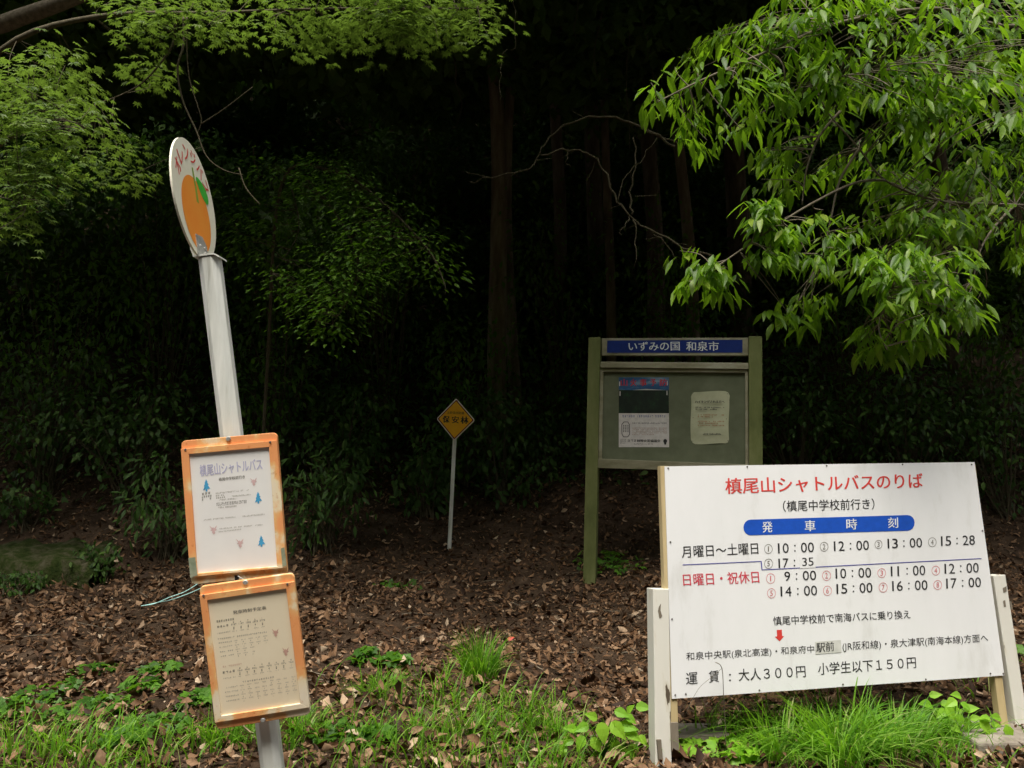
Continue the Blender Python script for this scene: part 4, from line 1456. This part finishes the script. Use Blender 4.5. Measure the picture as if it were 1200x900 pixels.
REG = [([(752, 105), (790, 75), (850, 60), (905, 0), (905, -30), (1010, -30), (960, 110), (860, 165), (800, 185), (765, 150)], 58, 4.0, 4.5),
       ([(900, -30), (1205, -30), (1205, 60), (1165, 130), (1060, 140), (980, 110), (930, 70)], 92, 3.9, 4.6),
       ([(1000, 60), (1150, 70), (1160, 120), (1080, 160), (1010, 140)], 26, 3.9, 4.3),
       ([(1150, 90), (1230, 40), (1230, 150), (1190, 150)], 10, 3.6, 4.0),
       ([(880, 170), (960, 150), (1150, 160), (1140, 240), (1000, 240), (900, 230)], 44, 4.5, 5.1),
       ([(870, 240), (960, 235), (1010, 275), (990, 320), (900, 310)], 34, 4.0, 4.3),
       ([(1020, 260), (1150, 235), (1150, 300), (1050, 300)], 26, 4.1, 4.6),
       ([(1000, 300), (1050, 285), (1145, 310), (1150, 370), (1080, 390), (1010, 350)], 56, 3.9, 4.3),
       ([(795, 290), (850, 310), (900, 340), (890, 362), (800, 345)], 14, 4.1, 4.4),
       ([(905, 330), (970, 350), (950, 390), (910, 385)], 8, 4.2, 4.5),
       ([(1000, 385), (1110, 375), (1100, 430), (1010, 425)], 22, 4.1, 4.6),
       ([(1160, 240), (1230, 240), (1230, 330), (1170, 320)], 8, 5.2, 5.8),
       ([(1020, 200), (1150, 200), (1160, 380), (1100, 400), (1000, 330)], 34, 4.6, 5.3),
       ([(1120, 130), (1210, 120), (1210, 250), (1150, 250)], 16, 4.5, 5.2),
       ([(860, 150), (960, 150), (900, 240)], 8, 4.4, 4.8),
       ([(800, 60), (960, -20), (1210, -20), (1215, 330), (1130, 400), (1010, 400), (900, 330), (880, 200), (800, 150)], 85, 4.9, 5.8)]
loc, X, Z, size = [], [], [], []
tw = MB()
for poly, n, ya, yb2 in REG:
    pts2 = polysample(poly, n)
    for p in pts2:
        c = at(p[0], p[1] - 10, rng.uniform(ya, yb2))
        b = connect(tw, c, allp)
        out = c - b
        out[2] = 0
        if np.linalg.norm(out) < .01: out = np.array([-1, -.3, 0.])
        out = unit(out)
        k = int(rng.integers(9, 14))
        for j in range(k):
            t = j / k
            pos = c + out * (t - .6) * .20 + np.array([rng.normal() * .022, rng.normal() * .022, -.03 * t + rng.normal() * .012])
            a = rng.normal() * 1.05 + (math.pi / 2 if j % 2 else -math.pi / 2) * .55
            dx = np.array([out[0] * math.cos(a) - out[1] * math.sin(a), out[0] * math.sin(a) + out[1] * math.cos(a), 0])
            dn_ = rng.uniform(.35, 1.7)
            d = unit(dx + np.array([0, 0, -dn_]))
            loc.append(pos); X.append(d); Z.append(np.array([rng.normal() * .35, -.35 + rng.normal() * .35, .8]) + dx * .5 * dn_)
            size.append(.055 + .085 * rng.random() ** 1.1)
tw.build('twigs', M['twig'], ever, kind='stuff')
leaf_parts('leaf', LANCE, M['ever'], np.array(X), np.array(Z), np.array(loc), np.array(size), ever)


# maples, upper left
def maple(name, base, limbs, regs, lab, cat, mat, tmpl, s, leafn, parts=300, twigmat='twigd', flat=.045, wid=.17, r0=.02):
    o = thing(name, base, lab, cat)
    allp = []
    for i_, l in enumerate(limbs):
        sp_ = smooth_path(l, 5)
        m = MB(); m.tube(sp_, np.linspace(r0 if i_ == 0 else (r0 * .45 if i_ < 3 else .0085 if i_ < 5 else .005), .0025, len(sp_)), 7); m.build('limb', M[twigmat], o, smooth=True)
        allp += sp_[3:]
    loc, X, Z, size = [], [], [], []
    tw = MB()
    for poly, n, ya, yb2 in regs:
        for p in polysample(poly, n):
            c = at(p[0], p[1], rng.uniform(ya, yb2))
            b = connect(tw, c, allp, .003, .03)
            out = c - b; out[2] = 0
            out = unit(out + 1e-4)
            for j in range(leafn):
                a = rng.random() * 2 * math.pi
                q = rng.random() ** .6 * wid
                pos = c + np.array([math.cos(a) * q, math.sin(a) * q, rng.normal() * flat - .25 * q])
                dx = unit(np.array([math.cos(a), math.sin(a), 0]) + out * .7 + rng.normal(size=3) * .3 * np.array([1, 1, 0]))
                loc.append(pos); X.append(dx + np.array([0, 0, -.35 + rng.normal() * .15])); Z.append(np.array([rng.normal() * .22, -.12 + rng.normal() * .22, 1]))
                size.append(s * rng.uniform(.7, 1.2))
    tw.build('twigs', M[twigmat], o, kind='stuff')
    leaf_parts('leaf', tmpl, M[mat], np.array(X), np.array(Z), np.array(loc), np.array(size), o, parts)
    return o


bx, by = -4.3, 5.6
mp = maple('maple_tree', (bx, by, float(ground(bx, by))),
           [[np.array([bx, by, float(ground(bx, by)) - .2]), np.array([bx + .1, by, 2.2]), np.array([bx + .15, by + .1, 3.8]), np.array([bx + .3, by + .1, 5.4])],
            [np.array([bx + .12, by, 2.6]), at(-60, 240, 5.1), at(0, 170, 4.7), at(60, 140, 4.5), at(100, 150, 4.4)],
            [np.array([bx + .15, by + .1, 3.8]), at(0, 60, 5.2), at(110, 20, 5.1), at(250, 15, 5.0), at(400, 10, 4.9), at(560, 10, 4.9)],
            [at(204, 18, 5.0), at(204, 47, 5.0), at(192, 69, 5.0), at(167, 97, 5.05), at(140, 112, 5.1), at(111, 122, 5.1)],
            [at(215, 20, 5.0), at(215, 53, 5.0), at(208, 80, 5.0), at(214, 117, 5.0), at(230, 153, 5.0), at(242, 183, 5.0), at(262, 199, 5.0), at(285, 205, 5.0)],
            [at(219, 20, 5.0), at(219, 53, 5.02), at(222, 92, 5.05), at(233, 128, 5.05), at(236, 142, 5.05), at(232, 155, 5.05)],
            [at(236, 145, 5.05), at(262, 128, 5.1), at(296, 102, 5.15)],
            [at(280, 197, 5.0), at(288, 220, 5.0), at(305, 240, 5.0)],
            [at(-60, 240, 5.1), at(-10, 230, 4.4), at(30, 240, 4.2)]],
           [([(0, 55), (30, 45), (70, 58), (100, 110), (118, 150), (95, 165), (60, 160), (40, 200), (0, 205)], 30, 4.1, 4.9),
            ([(-20, 80), (30, 90), (60, 130), (50, 170), (10, 180), (-20, 180)], 16, 3.9, 4.4),
            ([(-20, 205), (40, 195), (48, 225), (10, 275), (-20, 270)], 12, 3.9, 4.3),
            ([(40, 165), (80, 180), (75, 205), (40, 200)], 4, 4.2, 4.5),
            ([(90, 165), (160, 160), (160, 215), (100, 215)], 8, 4.9, 5.4),
            ([(105, 10), (160, -10), (300, -25), (330, 30), (250, 48), (165, 45)], 30, 4.7, 5.3),
            ([(300, -25), (500, -30), (590, 0), (580, 40), (520, 55), (440, 35), (330, 32)], 64, 4.6, 5.4),
            ([(330, 30), (430, 35), (440, 60), (340, 55)], 8, 5.0, 5.6),
            ([(400, -25), (490, -25), (490, 25), (430, 28)], 14, 4.3, 4.7),
            ([(60, 60), (220, 60), (200, 110), (100, 130)], 12, 5.3, 5.8)],
           'maple tree at the upper left with layered fine-lobed bright leaves', 'tree', 'maple', MAPLE, .042, 21, wid=.18, r0=.055)

bx, by = -2.6, 8.6
yt = maple('young_tree', (bx, by, float(ground(bx, by))),
           [[np.array([bx, by, float(ground(bx, by)) - .2]), np.array([bx + .1, by - .2, 2.6]), at(330, 215, 7.9), at(390, 200, 7.4), at(440, 230, 7.0), at(500, 290, 6.8), at(520, 330, 6.7), at(522, 345, 6.7)],
            [at(360, 210, 7.6), at(400, 260, 7.2), at(420, 320, 7.0), at(390, 380, 6.9)],
            [at(340, 215, 7.8), at(350, 270, 7.4), at(320, 320, 7.2)]],
           [([(290, 195), (400, 182), (440, 212), (400, 240), (330, 225)], 34, 6.7, 7.4),
            ([(395, 205), (440, 215), (490, 245), (528, 310), (505, 325), (470, 290), (430, 330), (410, 400), (385, 400), (380, 330), (400, 260)], 80, 6.4, 7.1),
            ([(320, 330), (360, 290), (400, 300), (395, 370), (340, 385)], 30, 6.7, 7.2),
            ([(270, 230), (340, 240), (330, 300), (270, 300)], 16, 7.2, 7.7)],
           'young tree behind the pole with a drooping dim green spray in the middle left', 'tree', 'mid', OVAL, .062, 18, parts=120, flat=.10, wid=.27, r0=.02)

# limb crossing the top left corner
lt_ = thing('mossy_limb', at(-120, 55, 6.2), 'thick grey limb crossing the top left corner', 'branch')
m = MB(); m.tube(smooth_path([at(-260, 70, 6.4), at(-40, 38, 6.2), at(30, 18, 6.1), at(95, -6, 6.0), at(200, -50, 6.2)], 5), np.linspace(.075, .05, 21), 10)
m.build('bark', M['twig'], lt_, smooth=True)

# bare curved branch in the middle
bb = thing('bare_branch', at(800, 290, 6.6), 'bare pale curved branch hanging in the dark above the notice board', 'branch')
BR = [([(790, 173), (747, 147), (711, 139), (671, 142), (648, 158), (635, 173), (622, 195), (585, 206), (551, 213)], .011, .003, 6.7),
      ([(635, 182), (667, 175), (689, 180), (707, 200), (720, 227), (738, 253), (764, 271), (800, 289), (835, 300)], .007, .008, 6.6),
      ([(742, 256), (747, 275), (744, 311)], .008, .003, 6.6), ([(740, 254), (738, 225), (745, 190), (743, 160)], .009, .006, 6.65),
      ([(764, 271), (785, 290), (792, 306)], .006, .002, 6.6), ([(738, 253), (728, 270), (726, 276)], .006, .002, 6.6), ([(725, 235), (735, 205), (755, 185), (770, 160)], .005, .003, 6.6), ([(747, 147), (775, 160), (800, 172)], .010, .006, 6.7),
      ([(667, 175), (664, 190), (668, 195)], .004, .002, 6.6), ([(602, -5), (603, 30), (603, 55), (590, 62), (587, 90), (586, 120)], .004, .002, 6.2)]
for pp_, r0, r1, Y in BR:
    m = MB(); sp_ = [q + rng.normal(size=3) * .008 for q in smooth_path([at(x, y, Y) for x, y in pp_], 4)]; m.tube(sp_, np.linspace(r0, r1, len(sp_)), 6); m.build('twig', M['twigd'], bb, smooth=True)

for k in range(16):
    q = [(571, 208), (608, 199), (628, 188), (655, 150), (690, 139), (673, 177), (695, 190), (713, 214), (728, 240), (748, 262), (776, 278), (735, 142), (760, 155), (744, 190), (741, 230), (785, 284)][k]
    a = rng.normal() * .9 + math.pi / 2
    L_ = rng.uniform(14, 34)
    pts_ = [at(q[0] + math.cos(a) * L_ * t + rng.normal() * 2, q[1] + math.sin(a) * L_ * t, 6.6 + .1 * t) for t in (0, .4, .75, 1)]
    m = MB(); m.tube(pts_, [.003, .0025, .002, .001], 4, False); m.build('twig', M['twigd'], bb)
for k, (vx, y0, y1, Yv) in enumerate(((702, -20, 95, 8.0), (738, -20, 175, 8.4), (757, -20, 70, 8.2), (766, -20, 250, 8.8), (536, 70, 150, 8.2), (300, 170, 230, 7.8), (675, -20, 45, 7.9))):
    pts_ = [at(vx + 3 * math.sin(t * 6 + k) + rng.normal() * 1.5, y0 + (y1 - y0) * t, Yv) for t in np.linspace(0, 1, 7)]
    m = MB(); m.tube(smooth_path(pts_, 3), np.linspace(.007, .003, 19), 5)
    tag(m.build('hanging_vine', M['twigd'], smooth=True), ['thin vine hanging top centre, second from the left of the close row', 'long thin vine hanging above the bare branch', 'short thin vine hanging beside the long vine', 'longest vine, reaching down behind the bare branch', 'short vine dangling left of the brown trunks', 'thin vine hanging right of the orange disc', 'shortest vine at the top edge left of the others'][k], 'vine', 'vines hanging in the wood')

# ------------------------------------------------------------------ wood behind
def crown_mesh(seed, R, H, n, s):
    r_ = np.random.default_rng(seed)
    nc = 60
    cc = unit(r_.normal(size=(nc, 3))) * (r_.random((nc, 1)) ** .45) * [R, R, H]
    k = r_.integers(0, nc, n)
    loc = cc[k] + r_.normal(size=(n, 3)) * [R * .17, R * .17, H * .14]
    X = unit(r_.normal(size=(n, 3)) + [0, 0, -.4]); Z = r_.normal(size=(n, 3)) * .6 + [0, 0, 1]
    V, F = scatter(QUADL[0], QUADL[1], X, Z, loc, s * r_.uniform(.6, 1.3, n))
    me = bpy.data.meshes.new('crown')
    o = obj('crown', V, F, M['canopy'], tint=np.repeat(r_.random(n) * .99, 4))
    me = o.data
    bpy.data.objects.remove(o)
    return me


CR = [crown_mesh(k, 3.2, 2.0, 20000, .16) for k in range(3)]


def tree(px, Y, r, lean, label, mat='bark', top=9.0, crown_z=8.2, group='tall trees in the dark wood', py=500, bend=.28, cs=1.0):
    x = at(px, py, Y)[0]
    z = float(ground(x, Y))
    o = thing('forest_tree', (x, Y, z), label, 'tree', group)
    pts_ = []
    for k in range(8):
        t = k / 7
        pts_.append(np.array([x + lean * t * top + bend * math.sin(t * 5 + px) * t, Y + .1 * math.sin(t * 4 + px * .3), z - .2 + t * (top)]))
    m = MB(); sp_ = smooth_path(pts_, 3)
    rs_ = [r * (1.25 - .7 * k / len(sp_)) * (1.35 if k == 0 else 1.12 if k == 1 else 1) for k in range(len(sp_))]
    m.tube(sp_, rs_, 12)
    m.build('trunk', M[mat], o, smooth=True)
    for k in range(4):
        a = rng.random() * 6.28; b = sp_[int(len(sp_) * (.55 + .1 * k))]
        m = MB(); m.tube(smooth_path([b, b + [math.cos(a) * .8, math.sin(a) * .8, .5], b + [math.cos(a) * 1.8, math.sin(a) * 1.8, 1.0]], 3), [r * .35 * (1 - .1 * q) for q in range(7)], 6); m.build('limb', M[mat], o, smooth=True)
    c = bpy.data.objects.new('crown', CR[int(rng.integers(0, 3))])
    c.parent = o
    c.location = (lean * crown_z, 0, crown_z)
    c.rotation_euler = (0, 0, rng.random() * 6)
    c.scale = (cs, cs, cs)
    C.objects.link(c)
    return o


tree(584, 10.5, .105, -.030, 'thicker brown trunk of the close pair in the middle of the wood', 'bark_red')
tree(607, 10.9, .07, -.028, 'thinner trunk just right of the thick brown trunk in the wood', 'bark_red')
tree(712, 10.0, .055, .035, 'slim leaning trunk behind the bare curved branch', 'bark')
tree(768, 12.5, .12, .0, 'straight trunk in the wood left of the evergreen leaves', 'bark')
tree(812, 11.2, .08, -.01, 'trunk behind the left tip of the evergreen leaves', 'bark_red')
tree(655, 13.5, .10, .01, 'far faint trunk between the brown pair and the leaning trunk', 'bark')
tree(700, 14.0, .13, .015, 'far faint trunk above the blue header plate', 'bark')
tree(870, 13.0, .16, .02, 'broad trunk hidden behind the evergreen leaves', 'bark')
tree(1120, 11.5, .11, -.02, 'trunk in the dark behind the hanging evergreen leaves at the right', 'bark')

# the closed canopy of the wood beyond what trunks show
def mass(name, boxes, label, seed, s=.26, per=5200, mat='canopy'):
    r_ = np.random.default_rng(seed)
    V, F, T = [], [], []
    b = 0
    for bq in boxes:
        (cx_, cy_, cz_, R, H) = bq[:5]
        n = int(per * (bq[5] if len(bq) > 5 else 1))
        loc = unit(r_.normal(size=(n, 3))) * (r_.random((n, 1)) ** .4) * [R, R, H] + [cx_, cy_, cz_]
        X = unit(r_.normal(size=(n, 3)) + [0, 0, -.4]); Z = r_.normal(size=(n, 3)) * .6 + [0, 0, 1]
        v, f = scatter(QUADL[0], QUADL[1], X, Z, loc, s * r_.uniform(.6, 1.3, n))
        V.append(v); F.append(f + b); b += len(v); T.append(np.repeat(r_.random(n) * .99, 4))
    return tag(obj(name, np.concatenate(V), np.concatenate(F), M[mat], kind='stuff', tint=np.concatenate(T)), label)


bx_ = []
for x in np.arange(-15, 16, 3.3):
    for y, z, de in ((6.3, 7.0, .32), (8.1, 7.4, .69), (10.5, 8.6, .9), (13.8, 10.6, 1), (17.5, 13, 1), (20.5, 14.6, 1)):
        bx_.append((x + rng.normal() * .6, y + rng.normal() * .5, z + rng.normal() * .4, 2.5, 1.3, de))
mass('woodland_canopy', [b for b in bx_ if b[5] > .7], 'closed leafy canopy of the wood above the slope', 3, .28, 5000)
mass('canopy_edge', [b for b in bx_ if b[5] < .7], 'fine-leaved outer edge of the canopy above the notice board', 6, .175, 14000)
bx_ = []
for x in np.arange(-48, 49, 8.0):
    for y in (22, 28, 36, 46, 58):
        bx_.append((x + rng.normal() * 1.2, y + rng.normal(), float(ground(x, y)) + 4.2, 5.5, 3.2))
mass('far_wood', bx_, 'dark wooded hillside closing the view behind the trunks', 4, .7, 2200)
bx_ = []
for x in np.arange(-40, 41, 7.0):
    for y in (-9, -15, -23, -33):
        bx_.append((x + rng.normal() * 1.2, y + rng.normal(), float(ground(x, y)) + 5.0, 4.6, 4.2))
mass('sky_blocking_wood', bx_, 'unseen wood across the road, added to hold back low sky light', 5, .8, 1500)  # out of view, put here so less sky light reaches the forest

# understory
def shrub(px, py, Y, r, h, n, s, lab, tmpl=OVAL, mat='dark', name='shrub'):
    p = at(px, py, Y)
    x, y = p[0], p[1]
    z = float(ground(x, y))
    o = thing(name, (x, y, z), lab, 'shrub', 'shrubs in the dark wood')
    nc = 26
    cc = unit(rng.normal(size=(nc, 3))) * (rng.random((nc, 1)) ** .4) * [r, r * .7, h * .5] + [x, y, z + h * .55]
    m = MB()
    for c in cc:
        b = np.array([x + rng.normal() * .05, y + rng.normal() * .05, z - .05])
        m.tube(smooth_path([b, b + (c - b) * .5 + [0, 0, .1 * h], c], 2), [.010, .007, .005, .004, .002], 5, False)
    m.build('stems', M['twigd'], o, kind='stuff')
    k = rng.integers(0, nc, n)
    loc = cc[k] + rng.normal(size=(n, 3)) * [r * .2, r * .2, h * .10]
    X = unit(loc - cc[k] + rng.normal(size=(n, 3)) * .1 + [0, -.05, -.1]); X[:, 2] -= .3
    Z = rng.normal(size=(n, 3)) * .35 + [0, -.5, 1]
    V, F = scatter(tmpl[0], tmpl[1], X, Z, loc, s * rng.uniform(.6, 1.25, n))
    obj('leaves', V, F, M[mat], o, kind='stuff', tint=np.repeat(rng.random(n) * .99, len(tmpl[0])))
    return o


shrub(205, 590, 7.9, .45, .9, 520, .11, 'glossy-leaved shrub left of the upper orange frame', LANCE)
shrub(150, 520, 8.8, .8, 1.3, 900, .09, 'dense shrub behind the glossy shrub left of the pole')
shrub(60, 470, 9.0, .9, 1.7, 1100, .08, 'tall dense shrub at the left edge')
shrub(380, 580, 7.9, .45, 1.0, 700, .10, 'low shrub right of the upper orange frame', LANCE)
shrub(400, 480, 9.0, .7, 1.2, 800, .09, 'shrub between the pole and the diamond sign')
shrub(500, 550, 8.8, .4, .9, 500, .09, 'shrub touching the left of the diamond sign stake')
shrub(590, 520, 9.2, .6, 1.2, 700, .09, 'shrub right behind the diamond sign')
shrub(640, 430, 9.8, .6, 1.0, 500, .09, 'shrub left of the notice board under the brown trunks')
shrub(720, 360, 10.2, .8, 1.1, 700, .09, 'shrub above the blue header plate')
shrub(930, 470, 9.4, .9, 1.6, 1000, .08, 'dense shrub right of the notice board')
shrub(1060, 470, 9.2, 1.0, 1.6, 1200, .08, 'dense shrub behind the middle of the white board')
shrub(1170, 470, 8.8, .9, 1.8, 1100, .08, 'dense shrub at the right edge behind the white board')
shrub(300, 430, 9.6, .8, 1.5, 800, .08, 'dim shrub directly behind the grey pole')
shrub(112, 665, 7.5, .20, .32, 260, .06, 'low dark mossy plant at the right end of the mossy stone')
shrub(20, 690, 7.1, .22, .22, 200, .05, 'low dark plant in front of the left part of the mossy stone')
shrub(30, 600, 8.5, .35, .5, 260, .08, 'small shrub above the mossy stone')

for k, (px, Y, r_, h_, n_) in enumerate(((60, 9.4, .9, 3.3, 1300), (190, 9.8, .8, 3.9, 1200), (330, 9.3, .8, 2.9, 1200), (450, 10.2, .9, 4.2, 1300), (545, 9.5, .55, 2.1, 700), (660, 10.6, .9, 3.6, 1100), (790, 10.0, .9, 3.0, 1200), (1000, 9.8, 1.0, 3.6, 1300), (1140, 9.6, .9, 3.4, 1200))):
    shrub(px, 450, Y, r_, h_, n_, .085, 'dim leafy sapling in the wood ' + ['at the left edge above the mossy stone', 'left of the orange disc and grey pole', 'behind the drooping young tree', 'between the young tree and the brown trunks', 'low beside the foot of the brown trunks', 'right of the brown trunks behind the bare branch', 'right of the bare branch above the notice board', 'behind the lower evergreen leaves', 'at the right edge behind the evergreen leaves'][k], OVAL, 'mid', 'sapling')

# mass of low evergreens and ferns on the far slope
def undergrowth(N, y0, y1, hmax, tmpl, smin, smax):
    y = y0 + rng.random(N) * (y1 - y0)
    x = (rng.random(N) * 2 - 1) * (.72 * y + 2)
    bump = .5 + .5 * np.sin(x * 1.3 + 2 * np.sin(y * .9)) * np.sin(y * 1.1 + np.sin(x * .7))
    z = ground(x, y) + rng.random(N) ** 1.1 * hmax * (.25 + .75 * bump)
    V, F = scatter(tmpl[0], tmpl[1], unit(rng.normal(size=(N, 3)) + [0, -.5, -.3]), rng.normal(size=(N, 3)) * .4 + [0, -.4, 1], np.stack([x, y, z], 1), rng.uniform(smin, smax, N))
    return V, F, np.repeat(rng.random(N) * .99, len(tmpl[0]))


V, F, T = undergrowth(14000, 9.2, 13, 1.5, OVAL, .05, .12)
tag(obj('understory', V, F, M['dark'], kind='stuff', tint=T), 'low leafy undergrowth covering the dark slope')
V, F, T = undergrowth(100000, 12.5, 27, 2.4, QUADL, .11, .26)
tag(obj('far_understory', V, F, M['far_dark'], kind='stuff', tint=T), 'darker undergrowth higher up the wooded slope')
